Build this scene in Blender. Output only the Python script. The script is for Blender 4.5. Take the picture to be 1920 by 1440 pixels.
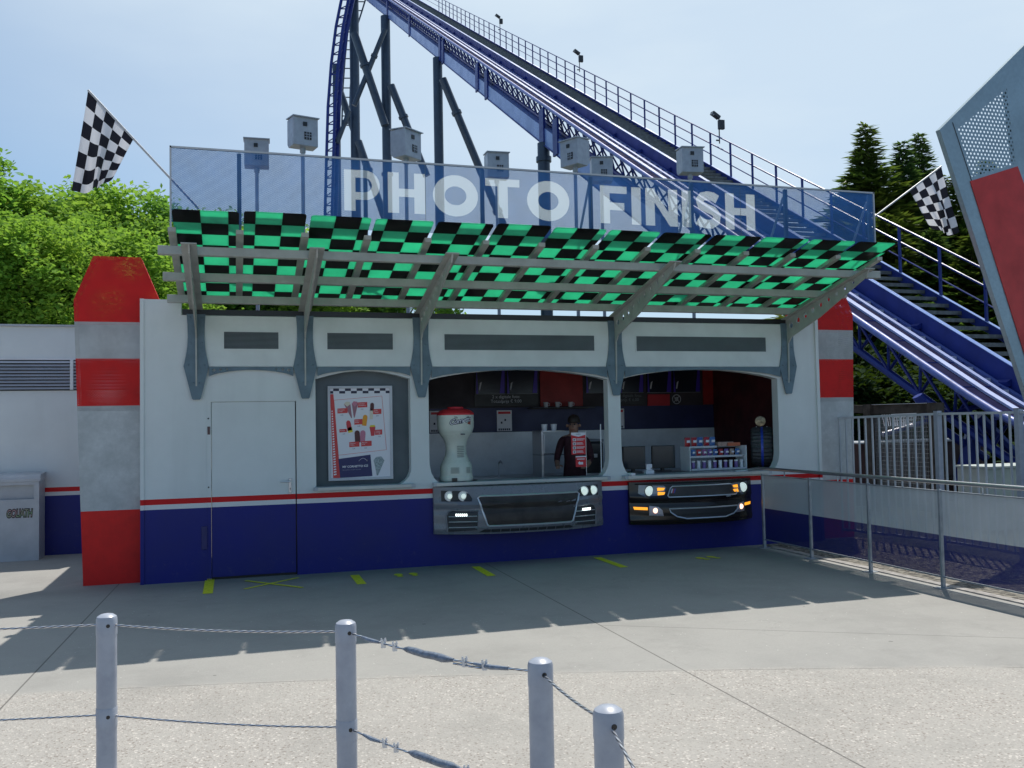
import bpy, math, random
from mathutils import Vector, Matrix
random.seed(7)
S = bpy.context.scene
for o in list(bpy.data.objects): bpy.data.objects.remove(o)
PI = math.pi
R = math.radians
# ------------------------------------------------------------------ camera
S.render.resolution_x, S.render.resolution_y = 1024, 768
F_PX, YAW, PITCH, ROLL = 1708.49, R(16.98), R(2.4296), R(-1.0716)
CAM = Vector((0.98076, -10.79243, 1.79))
_cy, _sy, _cp, _sp = math.cos(YAW), math.sin(YAW), math.cos(PITCH), math.sin(PITCH)
c_fwd = Vector((_sy*_cp, _cy*_cp, _sp)); c_r0 = Vector((_cy, -_sy, 0)); c_u0 = c_r0.cross(c_fwd)
c_right = math.cos(ROLL)*c_r0 + math.sin(ROLL)*c_u0
c_up = -math.sin(ROLL)*c_r0 + math.cos(ROLL)*c_u0
cd = bpy.data.cameras.new('camera'); cam = bpy.data.objects.new('camera', cd); S.collection.objects.link(cam)
m3 = Matrix((c_right, c_up, -c_fwd)).transposed()
cam.matrix_world = Matrix.Translation(CAM) @ m3.to_4x4()
cd.sensor_width = 36; cd.lens = F_PX/1920*36; cd.clip_end = 2000; cd.clip_start = .05
S.camera = cam
def pt(x, y, d):            # survey helper: a point of the place, d metres in front of the camera
    return CAM + d*(c_fwd + (x-960)/F_PX*c_right - (y-720)/F_PX*c_up)
# ------------------------------------------------------------------ sky, sun, exposure
SUN = Vector((1.27, 1.64, 3.70)).normalized()
EL = math.asin(SUN.z); AZ = math.atan2(SUN.x, SUN.y)
W = bpy.data.worlds.new('World'); S.world = W; W.use_nodes = True
nt = W.node_tree; nt.nodes.clear()
out = nt.nodes.new('ShaderNodeOutputWorld'); bg = nt.nodes.new('ShaderNodeBackground')
sky = nt.nodes.new('ShaderNodeTexSky'); sky.sky_type = 'NISHITA'; sky.sun_disc = False
sky.sun_elevation = EL; sky.sun_rotation = AZ; sky.air_density = 1.0; sky.dust_density = 1.0; sky.ozone_density = 1.5
bg.inputs[1].default_value = .11
# thin haze veil: brighter round the sun, bluer opposite it, with faint cirrus
tc = nt.nodes.new('ShaderNodeTexCoord'); dp = nt.nodes.new('ShaderNodeVectorMath'); dp.operation = 'DOT_PRODUCT'
nt.links.new(tc.outputs['Generated'], dp.inputs[0]); dp.inputs[1].default_value = SUN
mr_ = nt.nodes.new('ShaderNodeMapRange'); nt.links.new(dp.outputs['Value'], mr_.inputs[0]); mr_.inputs[1].default_value = .40; mr_.inputs[2].default_value = .78
mr_.inputs[3].default_value = .0; mr_.inputs[4].default_value = .95; mr_.interpolation_type = 'SMOOTHSTEP'
cn0 = nt.nodes.new('ShaderNodeTexNoise'); cn0.inputs['Scale'].default_value = 2.2; cn0.inputs['Detail'].default_value = 6
mp0 = nt.nodes.new('ShaderNodeMapping'); mp0.inputs['Scale'].default_value = (1, .6, 3.2); nt.links.new(tc.outputs['Generated'], mp0.inputs[0]); nt.links.new(mp0.outputs[0], cn0.inputs['Vector'])
cr0 = nt.nodes.new('ShaderNodeMapRange'); nt.links.new(cn0.outputs['Fac'], cr0.inputs[0]); cr0.inputs[1].default_value = .42; cr0.inputs[2].default_value = .72; cr0.inputs[3].default_value = .86; cr0.inputs[4].default_value = 1.12
mu0 = nt.nodes.new('ShaderNodeMath'); mu0.operation = 'MULTIPLY'; mu0.use_clamp = True; nt.links.new(mr_.outputs[0], mu0.inputs[0]); nt.links.new(cr0.outputs[0], mu0.inputs[1])
mx0 = nt.nodes.new('ShaderNodeMix'); mx0.data_type = 'RGBA'; nt.links.new(mu0.outputs[0], mx0.inputs[0]); tn0 = nt.nodes.new('ShaderNodeMix'); tn0.data_type = 'RGBA'; tn0.blend_type = 'MULTIPLY'; tn0.inputs[0].default_value = 1; nt.links.new(sky.outputs[0], tn0.inputs[6]); tn0.inputs[7].default_value = (.30, .66, .98, 1)
sx0 = nt.nodes.new('ShaderNodeSeparateXYZ'); nt.links.new(tc.outputs['Generated'], sx0.inputs[0])   # pale band round the horizon
hz1 = nt.nodes.new('ShaderNodeMath'); hz1.operation = 'SUBTRACT'; hz1.use_clamp = True; hz1.inputs[0].default_value = 1; nt.links.new(sx0.outputs[2], hz1.inputs[1])
hz2 = nt.nodes.new('ShaderNodeMath'); hz2.operation = 'POWER'; nt.links.new(hz1.outputs[0], hz2.inputs[0]); hz2.inputs[1].default_value = 4
hz3 = nt.nodes.new('ShaderNodeMath'); hz3.operation = 'MULTIPLY'; nt.links.new(hz2.outputs[0], hz3.inputs[0]); hz3.inputs[1].default_value = .95
hm0 = nt.nodes.new('ShaderNodeMix'); hm0.data_type = 'RGBA'; nt.links.new(hz3.outputs[0], hm0.inputs[0]); nt.links.new(tn0.outputs[2], hm0.inputs[6]); hm0.inputs[7].default_value = (5.8, 7.6, 8.8, 1)
nt.links.new(hm0.outputs[2], mx0.inputs[6]); mx0.inputs[7].default_value = (6.5, 7.6, 8.5, 1)
nt.links.new(mx0.outputs[2], bg.inputs[0]); nt.links.new(bg.outputs[0], out.inputs[0])
sl = bpy.data.lights.new('sun', 'SUN'); sl.energy = 4.9; sl.angle = R(.5); sl.color = (1, .95, .87)
so = bpy.data.objects.new('sun', sl); S.collection.objects.link(so)
so.rotation_euler = SUN.to_track_quat('Z', 'Y').to_euler(); so.location = (20, 20, 40)
S.view_settings.view_transform = 'Standard'; S.view_settings.look = 'None'
S.view_settings.exposure = 0.0; S.view_settings.gamma = 1
S.render.engine = 'CYCLES'
S.cycles.transparent_max_bounces = 24; S.cycles.max_bounces = 8; S.cycles.diffuse_bounces = 4
# ------------------------------------------------------------------ materials
def new_mat(name):
    m = bpy.data.materials.new(name); m.use_nodes = True
    b = m.node_tree.nodes['Principled BSDF']; return m, m.node_tree, b
def N(nt, t, **k):
    n = nt.nodes.new(t)
    for a, v in k.items(): setattr(n, a, v)
    return n
def MA(nt, op, a, b=None, c=None):
    n = nt.nodes.new('ShaderNodeMath'); n.operation = op
    for i, v in enumerate((a, b, c)):
        if v is None: continue
        if isinstance(v, (int, float)): n.inputs[i].default_value = v
        else: nt.links.new(v, n.inputs[i])
    return n.outputs[0]
def MIX(nt, f, a, b, typ='RGBA', blend='MIX'):
    n = nt.nodes.new('ShaderNodeMix'); n.data_type = typ; n.blend_type = blend
    for key, v in (('Factor_Float', f), ('A_Color', a), ('B_Color', b)):
        s = [i for i in n.inputs if i.identifier == key][0]
        if isinstance(v, (tuple, list)): s.default_value = (*v[:3], 1)
        elif isinstance(v, (int, float)): s.default_value = v
        else: nt.links.new(v, s)
    return [o for o in n.outputs if o.identifier == 'Result_Color'][0]
def POS(nt):
    g = N(nt, 'ShaderNodeNewGeometry'); s = N(nt, 'ShaderNodeSeparateXYZ'); nt.links.new(g.outputs['Position'], s.inputs[0])
    return g.outputs['Position'], s.outputs[0], s.outputs[1], s.outputs[2]
def NOISE(nt, scale, detail=4, vec=None, rough=.6):
    n = N(nt, 'ShaderNodeTexNoise'); n.inputs['Scale'].default_value = scale; n.inputs['Detail'].default_value = detail
    n.inputs['Roughness'].default_value = rough
    if vec is None: vec = POS(nt)[0]
    nt.links.new(vec, n.inputs['Vector']); return n.outputs['Fac']
def RAMP(nt, f, a, b):
    n = N(nt, 'ShaderNodeMapRange'); nt.links.new(f, n.inputs[0]); n.inputs[1].default_value = a; n.inputs[2].default_value = b
    return n.outputs[0]
def BUMP(nt, b, h, s=.3, d=.01):
    n = N(nt, 'ShaderNodeBump'); n.inputs['Strength'].default_value = s; n.inputs['Distance'].default_value = d
    nt.links.new(h, n.inputs['Height']); nt.links.new(n.outputs[0], b.inputs['Normal'])
def mat(name, col, rough=.5, metal=0, var=.12, scale=3, col2=None, bump=0, bscale=40, emit=0, spec=None):
    m, t, b = new_mat(name)
    b.inputs['Roughness'].default_value = rough; b.inputs['Metallic'].default_value = metal
    if spec is not None: b.inputs['Specular IOR Level'].default_value = spec
    if var or col2:
        c2 = col2 or tuple(max(0, c*(1-var*2)) for c in col)
        f = RAMP(t, NOISE(t, scale, 5), .35, .65)
        t.links.new(MIX(t, f, col, c2), b.inputs['Base Color'])
        if rough > .15: t.links.new(MA(t, 'MULTIPLY_ADD', f, .12, rough-.06), b.inputs['Roughness'])
    else: b.inputs['Base Color'].default_value = (*col, 1)
    if bump: BUMP(t, b, NOISE(t, bscale, 3), bump, .004)
    if emit: b.inputs['Emission Color'].default_value = (*col, 1); b.inputs['Emission Strength'].default_value = emit
    return m
def hole_mask(t, u, v, p, r):
    q = p*1.7320508
    def lat(ou, ov):
        a = MA(t, 'SUBTRACT', MA(t, 'FRACT', MA(t, 'MULTIPLY_ADD', u, 1/p, ou)), .5)
        c = MA(t, 'SUBTRACT', MA(t, 'FRACT', MA(t, 'MULTIPLY_ADD', v, 1/q, ov)), .5)
        a = MA(t, 'MULTIPLY', a, p); c = MA(t, 'MULTIPLY', c, q)
        d = MA(t, 'SQRT', MA(t, 'ADD', MA(t, 'MULTIPLY', a, a), MA(t, 'MULTIPLY', c, c)))
        return MA(t, 'LESS_THAN', d, r)
    return MA(t, 'MAXIMUM', lat(0, 0), lat(.5, .5))
def perforate(m, axis='x', p=.012, r=.0042, limit=None):
    t = m.node_tree; o = t.nodes['Material Output']; b = t.nodes['Principled BSDF']
    P, x, y, z = POS(t); u = {'x': x, 'y': y}[axis]
    h = hole_mask(t, u, z, p, r)
    if limit: h = MA(t, 'MULTIPLY', h, limit(t, x, y, z))
    tr = N(t, 'ShaderNodeBsdfTransparent'); mx = N(t, 'ShaderNodeMixShader')
    t.links.new(h, mx.inputs[0]); t.links.new(b.outputs[0], mx.inputs[1]); t.links.new(tr.outputs[0], mx.inputs[2])
    t.links.new(mx.outputs[0], o.inputs[0]); return m
G = .095                                   # ground level
BLUE = (.013, .017, .19); RED = (.60, .006, .010); WHITE = (.70, .73, .72)
def livery(name, zr1=1.019, zr0=.958, zw=.905, white=WHITE, rough=.45):
    m, t, b = new_mat(name); P, x, y, z = POS(t)
    n = RAMP(t, NOISE(t, 1.3, 6), .35, .7)
    st = N(t, 'ShaderNodeTexNoise'); st.inputs['Scale'].default_value = 1; st.inputs['Detail'].default_value = 4
    mp = N(t, 'ShaderNodeMapping'); mp.inputs['Scale'].default_value = (5, 5, .45); t.links.new(P, mp.inputs[0]); t.links.new(mp.outputs[0], st.inputs['Vector'])
    w = MIX(t, n, white, tuple(c*.9 for c in white))
    w = MIX(t, MA(t, 'MULTIPLY', RAMP(t, st.outputs['Fac'], .5, .8), .16), w, (.36, .37, .35))
    bl = MIX(t, n, BLUE, (.020, .024, .16))
    scuff = RAMP(t, NOISE(t, 9, 8, rough=.85), .56, .66)
    low = MA(t, 'SUBTRACT', 1, RAMP(t, z, G, .65))
    bl = MIX(t, MA(t, 'MULTIPLY', MA(t, 'MULTIPLY', scuff, low), .5), bl, (.12, .12, .16))
    c = MIX(t, MA(t, 'GREATER_THAN', z, zw), bl, (.7, .7, .7))
    c = MIX(t, MA(t, 'GREATER_THAN', z, zr0), c, RED)
    c = MIX(t, MA(t, 'GREATER_THAN', z, zr1), c, w)
    t.links.new(c, b.inputs['Base Color']); b.inputs['Roughness'].default_value = rough; b.inputs['Specular IOR Level'].default_value = .25
    BUMP(t, b, NOISE(t, 60, 2), .06, .003)
    return m
M = {}
M['livery'] = livery('painted wall with red white and blue bands')
M['white'] = mat('white paint', WHITE, .45, var=.06, scale=2)
M['white_trim'] = mat('white trim', (.72, .73, .74), .4, var=.05)
M['steel'] = mat('blue grey painted steel', (.125, .19, .235), .45, var=.12, scale=6, bump=.05)
M['canopy_steel'] = mat('grey painted aluminium', (.42, .43, .40), .42, var=.1, scale=5)
M['light_steel'] = mat('light grey painted steel', (.48, .50, .53), .4, var=.08)
M['post'] = mat('pale grey powder coat', (.36, .39, .45), .36, col2=(.30, .325, .385), scale=14, bump=.08, bscale=25)
M['bars'] = mat('light grey fence paint', (.52, .54, .57), .4, var=.08)
M['galv'] = mat('galvanised steel', (.42, .45, .48), .42, .55, col2=(.26, .29, .32), scale=7, bump=.05)
M['dark'] = mat('dark metal', (.03, .032, .036), .5, var=.1)
M['black'] = mat('black plastic', (.012, .012, .014), .35, var=0)
M['chrome'] = mat('chrome', (.62, .64, .68), .3, .55, var=0)
M['stainless'] = mat('stainless steel', (.5, .5, .52), .3, .8, var=0)
M['vent'] = mat('grey louvre', (.22, .24, .26), .5, var=.08)
M['slat_white'] = mat('white louvre', (.55, .56, .6), .5, var=.05)
M['panel_grey'] = mat('dark grey board', (.10, .125, .14), .6, var=.1, scale=2)
M['roof'] = mat('roof felt', (.06, .06, .065), .9, var=.2)
M['red'] = mat('red paint', RED, .4, var=.1)
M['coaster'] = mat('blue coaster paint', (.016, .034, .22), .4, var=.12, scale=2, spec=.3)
M['coaster_light'] = mat('pale blue paint', (.19, .29, .62), .3, var=.1, scale=1)  # paler blue for the box beam and the beam caps
M['rail'] = mat('worn rail paint', (.12, .17, .48), .42, 0, var=.15, scale=4, spec=.35)
M['support'] = mat('dark navy support paint', (.035, .058, .10), .4, var=.12, scale=2)
M['tread'] = mat('grating tread', (.17, .18, .18), .6, .3, var=.2, scale=8)
M['yellow'] = mat('yellow tape', (.78, .80, .02), .6, var=.15, scale=30)
M['room_dark'] = mat('dark room wall', (.05, .04, .05), .7, var=.2)
M['room_navy'] = mat('navy room wall', (.02, .025, .10), .5, var=.15)
M['room_white'] = mat('pale splashback', (.80, .84, .88), .3, var=.1)
M['room_red'] = mat('dark red wall panel', (.35, .014, .014), .5, var=.2)
M['paper'] = mat('paper', (.75, .74, .78), .6, var=0)
M['flyer_red'] = mat('flyer red', (.60, .02, .03), .5, var=0)
M['ink'] = mat('ink', (.03, .03, .06), .6, var=0)
M['navy'] = mat('navy print', (.035, .035, .12), .6, var=0)
M['skin'] = mat('skin', (.36, .2, .14), .5, var=.05)
M['shirt'] = mat('dark maroon shirt', (.05, .012, .02), .8, var=.15, scale=12)
M['hair'] = mat('dark hair', (.03, .02, .015), .6, var=.1)
M['bark'] = mat('bark', (.12, .09, .06), .9, var=.25, scale=8, bump=.4)
M['cable'] = None
def zband(name, bands, perf=False):
    m, t, b = new_mat(name); P, x, y, z = POS(t)
    blot = RAMP(t, NOISE(t, 2.6, 7, rough=.75), .38, .62)
    fine = RAMP(t, NOISE(t, 26, 4), .3, .75)
    g = MIX(t, blot, (.42, .44, .44), (.56, .58, .58)); g = MIX(t, MA(t, 'MULTIPLY', fine, .3), g, (.33, .35, .36))
    r = MIX(t, blot, (.72, .012, .010), (.58, .009, .008))
    c = g
    for z0, z1 in bands:
        k = MA(t, 'MULTIPLY', MA(t, 'GREATER_THAN', z, z0), MA(t, 'LESS_THAN', z, z1))
        c = MIX(t, k, c, r)
    t.links.new(c, b.inputs['Base Color']); b.inputs['Roughness'].default_value = .45; b.inputs['Specular IOR Level'].default_value = .3
    return m
M['pylonL'] = zband('red and galvanised bands', [(2.995, 9), (2.06, 2.585), (-1, .905)])
M['pylonR'] = zband('red and galvanised stripes', [(3.015, 9), (2.06, 2.60), (-1, .905)])
for k in ('pylonL', 'pylonR'):
    perforate(M[k], 'x', .016, .004, lambda t, x, y, z: MA(t, 'GREATER_THAN', z, 2.0))
# green glass with black squares
def glass_mat():
    m, t, b = new_mat('green glass with black squares'); P, x, y, z = POS(t)
    a = MA(t, 'FLOOR', MA(t, 'MULTIPLY', MA(t, 'SUBTRACT', x, .438), 1/.2495))
    c = MA(t, 'FLOOR', MA(t, 'MULTIPLY', MA(t, 'ADD', y, 1.951), 1/.2465))
    s = MA(t, 'ABSOLUTE', MA(t, 'MODULO', MA(t, 'ADD', a, c), 2))
    blk = MA(t, 'LESS_THAN', s, .5)
    g = N(t, 'ShaderNodeBsdfTranslucent'); d = N(t, 'ShaderNodeBsdfDiffuse'); tr = N(t, 'ShaderNodeBsdfTransparent')
    n = RAMP(t, NOISE(t, 2.5, 6, rough=.7), .3, .7)
    t.links.new(MIX(t, n, (.17, .74, .50), (.14, .57, .39)), g.inputs[0]); d.inputs[0].default_value = (.16, .45, .32, 1)
    tr.inputs[0].default_value = (.05, .55, .30, 1)
    m1 = N(t, 'ShaderNodeMixShader'); m1.inputs[0].default_value = .25
    t.links.new(g.outputs[0], m1.inputs[1]); t.links.new(d.outputs[0], m1.inputs[2])
    m2 = N(t, 'ShaderNodeMixShader'); m2.inputs[0].default_value = .04
    t.links.new(m1.outputs[0], m2.inputs[1]); t.links.new(tr.outputs[0], m2.inputs[2])
    b.inputs['Base Color'].default_value = (.004, .003, .003, 1); b.inputs['Roughness'].default_value = .5; b.inputs['Specular IOR Level'].default_value = .1
    m3 = N(t, 'ShaderNodeMixShader'); t.links.new(blk, m3.inputs[0]); t.links.new(m2.outputs[0], m3.inputs[1]); t.links.new(b.outputs[0], m3.inputs[2])
    gl = N(t, 'ShaderNodeBsdfGlossy'); gl.inputs['Roughness'].default_value = .06; fr = N(t, 'ShaderNodeFresnel'); fr.inputs[0].default_value = 1.45
    m4 = N(t, 'ShaderNodeMixShader'); t.links.new(MA(t, 'MULTIPLY', fr.outputs[0], .15), m4.inputs[0]); t.links.new(m3.outputs[0], m4.inputs[1]); t.links.new(gl.outputs[0], m4.inputs[2])
    t.links.new(m4.outputs[0], t.nodes['Material Output'].inputs[0]); return m
M['glass_check'] = glass_mat()
def letter_mat():
    m, t, b = new_mat('perforated white lettering'); o = t.nodes['Material Output']
    d = N(t, 'ShaderNodeBsdfDiffuse'); d.inputs[0].default_value = (.85, .87, .88, 1); g = N(t, 'ShaderNodeBsdfTranslucent'); g.inputs[0].default_value = (.80, .86, .90, 1)
    a = N(t, 'ShaderNodeMixShader'); a.inputs[0].default_value = .45; t.links.new(d.outputs[0], a.inputs[1]); t.links.new(g.outputs[0], a.inputs[2])
    P, x, y, z = POS(t); h = hole_mask(t, x, z, .0125, .0042); tr = N(t, 'ShaderNodeBsdfTransparent'); mx = N(t, 'ShaderNodeMixShader')
    t.links.new(h, mx.inputs[0]); t.links.new(a.outputs[0], mx.inputs[1]); t.links.new(tr.outputs[0], mx.inputs[2]); t.links.new(mx.outputs[0], o.inputs[0]); return m
M['sign_blue'] = perforate(mat('perforated blue sheet', (.03, .17, .48), .5, 0, var=.15, scale=3), 'x', .0125, .0044)
M['sign_white'] = letter_mat()
def fence_mat():
    m = livery('perforated two tone sheet', 9, .604, .604, rough=.5)
    m, t, b = new_mat('perforated two tone sheet'); P, x, y, z = POS(t)
    n = RAMP(t, NOISE(t, 3, 4), .3, .7)
    w = MIX(t, n, (.58, .61, .63), (.50, .53, .55)); bl = MIX(t, n, (.02, .025, .18), (.025, .03, .15))
    t.links.new(MIX(t, MA(t, 'GREATER_THAN', z, .612), bl, w), b.inputs['Base Color']); b.inputs['Roughness'].default_value = .45
    return perforate(m, 'y', .012, .0035)
M['fence_sheet'] = fence_mat()
def checker_uv():
    m, t, b = new_mat('black and white checked cloth')
    u = N(t, 'ShaderNodeUVMap'); c = N(t, 'ShaderNodeTexChecker'); c.inputs['Scale'].default_value = 1
    c.inputs[1].default_value = (.72, .72, .76, 1); c.inputs[2].default_value = (.012, .012, .02, 1)
    t.links.new(u.outputs[0], c.inputs[0])
    tl = N(t, 'ShaderNodeBsdfTranslucent'); mx = N(t, 'ShaderNodeMixShader'); mx.inputs[0].default_value = .35
    t.links.new(c.outputs[0], b.inputs['Base Color']); t.links.new(c.outputs[0], tl.inputs[0]); b.inputs['Roughness'].default_value = .8
    t.links.new(b.outputs[0], mx.inputs[1]); t.links.new(tl.outputs[0], mx.inputs[2]); t.links.new(mx.outputs[0], t.nodes['Material Output'].inputs[0])
    return m
M['flag'] = checker_uv()
def leaf_mat(name, c1, c2, c3, sc=.5, tl=.45, gloss=.5):
    m, t, b = new_mat(name)
    n = RAMP(t, NOISE(t, sc, 4), .35, .65); n2 = RAMP(t, NOISE(t, 7, 3), .4, .7)
    c = MIX(t, n, c1, c2); c = MIX(t, MA(t, 'MULTIPLY', n2, .6), c, c3)
    t.links.new(c, b.inputs['Base Color']); b.inputs['Roughness'].default_value = gloss
    b.inputs['Specular IOR Level'].default_value = .12
    tr = N(t, 'ShaderNodeBsdfTranslucent'); cc = MIX(t, .35, c, (.25, .40, .02)); t.links.new(cc, tr.inputs[0])
    mx = N(t, 'ShaderNodeMixShader'); mx.inputs[0].default_value = tl
    t.links.new(b.outputs[0], mx.inputs[1]); t.links.new(tr.outputs[0], mx.inputs[2]); t.links.new(mx.outputs[0], t.nodes['Material Output'].inputs[0])
    return m
M['leaf'] = leaf_mat('bright green leaves', (.21, .42, .06), (.34, .50, .07), (.09, .25, .05), tl=.52, gloss=.8)
M['leaf2'] = leaf_mat('mid green leaves', (.16, .35, .06), (.27, .43, .06), (.06, .19, .05), tl=.5, gloss=.8)
M['leaf3'] = leaf_mat('shade darkened laurel leaves', (.012, .035, .010), (.025, .05, .012), (.008, .02, .008), tl=.12, gloss=.95)  # leaf colour kept very dark to imitate the shade under the coaster
M['needle'] = leaf_mat('conifer sprays', (.07, .14, .035), (.20, .21, .04), (.035, .085, .03), .35, .3)
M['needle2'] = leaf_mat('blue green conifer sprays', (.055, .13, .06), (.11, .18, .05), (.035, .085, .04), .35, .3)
def cable_mat():
    m, t, b = new_mat('twisted wire rope'); b.inputs['Metallic'].default_value = .85; b.inputs['Roughness'].default_value = .32
    u = N(t, 'ShaderNodeUVMap'); w = N(t, 'ShaderNodeTexWave'); w.inputs['Scale'].default_value = 1; w.bands_direction = 'DIAGONAL'
    mp = N(t, 'ShaderNodeMapping'); mp.inputs['Scale'].default_value = (18, 18, 0); t.links.new(u.outputs[0], mp.inputs[0]); t.links.new(mp.outputs[0], w.inputs[0])
    t.links.new(MIX(t, w.outputs['Fac'], (.12, .12, .13), (.75, .75, .77)), b.inputs['Base Color']); return m
M['cable'] = cable_mat()
# ground
def ground_mat():
    m, t, b = new_mat('concrete paving'); P, x, y, z = POS(t)
    big = RAMP(t, NOISE(t, .45, 6, rough=.65), .3, .7); mid = RAMP(t, NOISE(t, 4, 6, rough=.7), .3, .7); fine = RAMP(t, NOISE(t, 60, 4, rough=.8), .3, .7)
    sm = MIX(t, big, (.335, .325, .30), (.265, .26, .245)); sm = MIX(t, MA(t, 'MULTIPLY', mid, .3), sm, (.37, .355, .33)); sm = MIX(t, MA(t, 'MULTIPLY', fine, .3), sm, (.20, .195, .18))
    vo = N(t, 'ShaderNodeTexVoronoi'); vo.inputs['Scale'].default_value = 95; t.links.new(P, vo.inputs['Vector'])
    vb = N(t, 'ShaderNodeSeparateColor'); t.links.new(vo.outputs['Color'], vb.inputs[0])
    ag = MIX(t, vb.outputs[0], (.39, .365, .33), (.31, .29, .265)); ag = MIX(t, MA(t, 'GREATER_THAN', vb.outputs[1], .90), ag, (.21, .18, .155))
    ag = MIX(t, MA(t, 'GREATER_THAN', vb.outputs[2], .95), ag, (.56, .52, .47))
    wear = RAMP(t, NOISE(t, 1.1, 5, rough=.7), .45, .75)
    ag = MIX(t, MA(t, 'MULTIPLY', wear, .6), ag, (.375, .36, .33)); ag = MIX(t, MA(t, 'MULTIPLY', big, .4), ag, (.30, .285, .26))
    # sparkle chips in the smooth zone
    v2 = N(t, 'ShaderNodeTexVoronoi'); v2.inputs['Scale'].default_value = 26; t.links.new(P, v2.inputs['Vector'])
    sp = N(t, 'ShaderNodeSeparateColor'); t.links.new(v2.outputs['Color'], sp.inputs[0])
    chip = MA(t, 'MULTIPLY', MA(t, 'GREATER_THAN', sp.outputs[0], .90), MA(t, 'LESS_THAN', v2.outputs['Distance'], .11))
    sm = MIX(t, chip, sm, (.62, .60, .56))
    # border between smooth and exposed aggregate: wide arc
    yb = MA(t, 'ADD', MA(t, 'MULTIPLY_ADD', x, -.19, -4.19), MA(t, 'MULTIPLY', MA(t, 'MULTIPLY', x, x), -.0155))
    dist = MA(t, 'SUBTRACT', y, yb)
    soft = MA(t, 'ADD', dist, MA(t, 'MULTIPLY', MA(t, 'SUBTRACT', NOISE(t, 5, 6), .5), .22))
    base = MIX(t, RAMP(t, soft, -.05, .07), ag, sm)
    patch = RAMP(t, NOISE(t, .9, 8, rough=.75), .50, .62); base = MIX(t, MA(t, 'MULTIPLY', patch, .28), base, (.22, .212, .195))
    def line(d, w=.006): return MA(t, 'LESS_THAN', MA(t, 'ABSOLUTE', d), w)
    j1 = MA(t, 'SUBTRACT', x, 3.88)
    j2 = MA(t, 'ADD', x, MA(t, 'MULTIPLY_ADD', y, -.034, .25))
    j3 = MA(t, 'MULTIPLY', MA(t, 'ADD', MA(t, 'MULTIPLY_ADD', x, .571, 1.46), y), 1)
    k = MA(t, 'MAXIMUM', line(j1), line(j2)); k = MA(t, 'MAXIMUM', k, MA(t, 'MULTIPLY', line(j3, .005), MA(t, 'GREATER_THAN', x, 3.88)))
    k = MA(t, 'MAXIMUM', k, MA(t, 'MULTIPLY', line(dist, .004), RAMP(t, NOISE(t, 3, 2), .4, .55)))
    base = MIX(t, MA(t, 'MULTIPLY', k, .75), base, (.07, .065, .06))
    # dirt stains
    stn = RAMP(t, NOISE(t, 2.3, 7, rough=.8), .58, .75); base = MIX(t, MA(t, 'MULTIPLY', stn, .4), base, (.17, .16, .15))
    v3 = N(t, 'ShaderNodeTexVoronoi'); v3.inputs['Scale'].default_value = 1.7; t.links.new(P, v3.inputs['Vector']); gum = MA(t, 'LESS_THAN', v3.outputs['Distance'], .03)
    base = MIX(t, MA(t, 'MULTIPLY', gum, .55), base, (.08, .078, .075))
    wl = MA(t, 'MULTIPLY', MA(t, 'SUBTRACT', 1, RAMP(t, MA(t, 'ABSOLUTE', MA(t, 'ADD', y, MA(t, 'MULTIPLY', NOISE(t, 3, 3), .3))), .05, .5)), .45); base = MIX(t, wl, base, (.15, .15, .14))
    cv = N(t, 'ShaderNodeTexVoronoi'); cv.feature = 'DISTANCE_TO_EDGE'; cv.inputs['Scale'].default_value = .33
    wp = N(t, 'ShaderNodeVectorMath'); wp.operation = 'ADD'; nz = N(t, 'ShaderNodeTexNoise'); nz.inputs['Scale'].default_value = 1.2; nz.inputs['Detail'].default_value = 5; t.links.new(P, nz.inputs['Vector']); t.links.new(P, wp.inputs[0]); t.links.new(nz.outputs['Color'], wp.inputs[1]); t.links.new(wp.outputs[0], cv.inputs['Vector'])
    ck = MA(t, 'MULTIPLY', MA(t, 'LESS_THAN', cv.outputs['Distance'], .0012), MA(t, 'GREATER_THAN', NOISE(t, .5, 2), .52)); base = MIX(t, MA(t, 'MULTIPLY', ck, .12), base, (.12, .115, .11))
    t.links.new(base, b.inputs['Base Color']); b.inputs['Roughness'].default_value = .85
    h = MA(t, 'ADD', MA(t, 'MULTIPLY', vo.outputs['Distance'], MA(t, 'SUBTRACT', 1, RAMP(t, soft, -.02, .04))), MA(t, 'MULTIPLY', fine, .3))
    BUMP(t, b, h, .5, .006); return m
M['ground'] = ground_mat()
def gravel_mat():
    m, t, b = new_mat('dark gravel and soil'); P, x, y, z = POS(t)
    v = N(t, 'ShaderNodeTexVoronoi'); v.inputs['Scale'].default_value = 22; t.links.new(P, v.inputs['Vector'])
    s = N(t, 'ShaderNodeSeparateColor'); t.links.new(v.outputs['Color'], s.inputs[0])
    t.links.new(MIX(t, s.outputs[0], (.05, .045, .04), (.26, .24, .2)), b.inputs['Base Color']); b.inputs['Roughness'].default_value = .95
    BUMP(t, b, v.outputs['Distance'], 1, .03); return m
M['gravel'] = gravel_mat()
M['kerb'] = mat('kerb concrete', (.36, .34, .32), .85, var=.2, scale=12, bump=.2)
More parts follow.
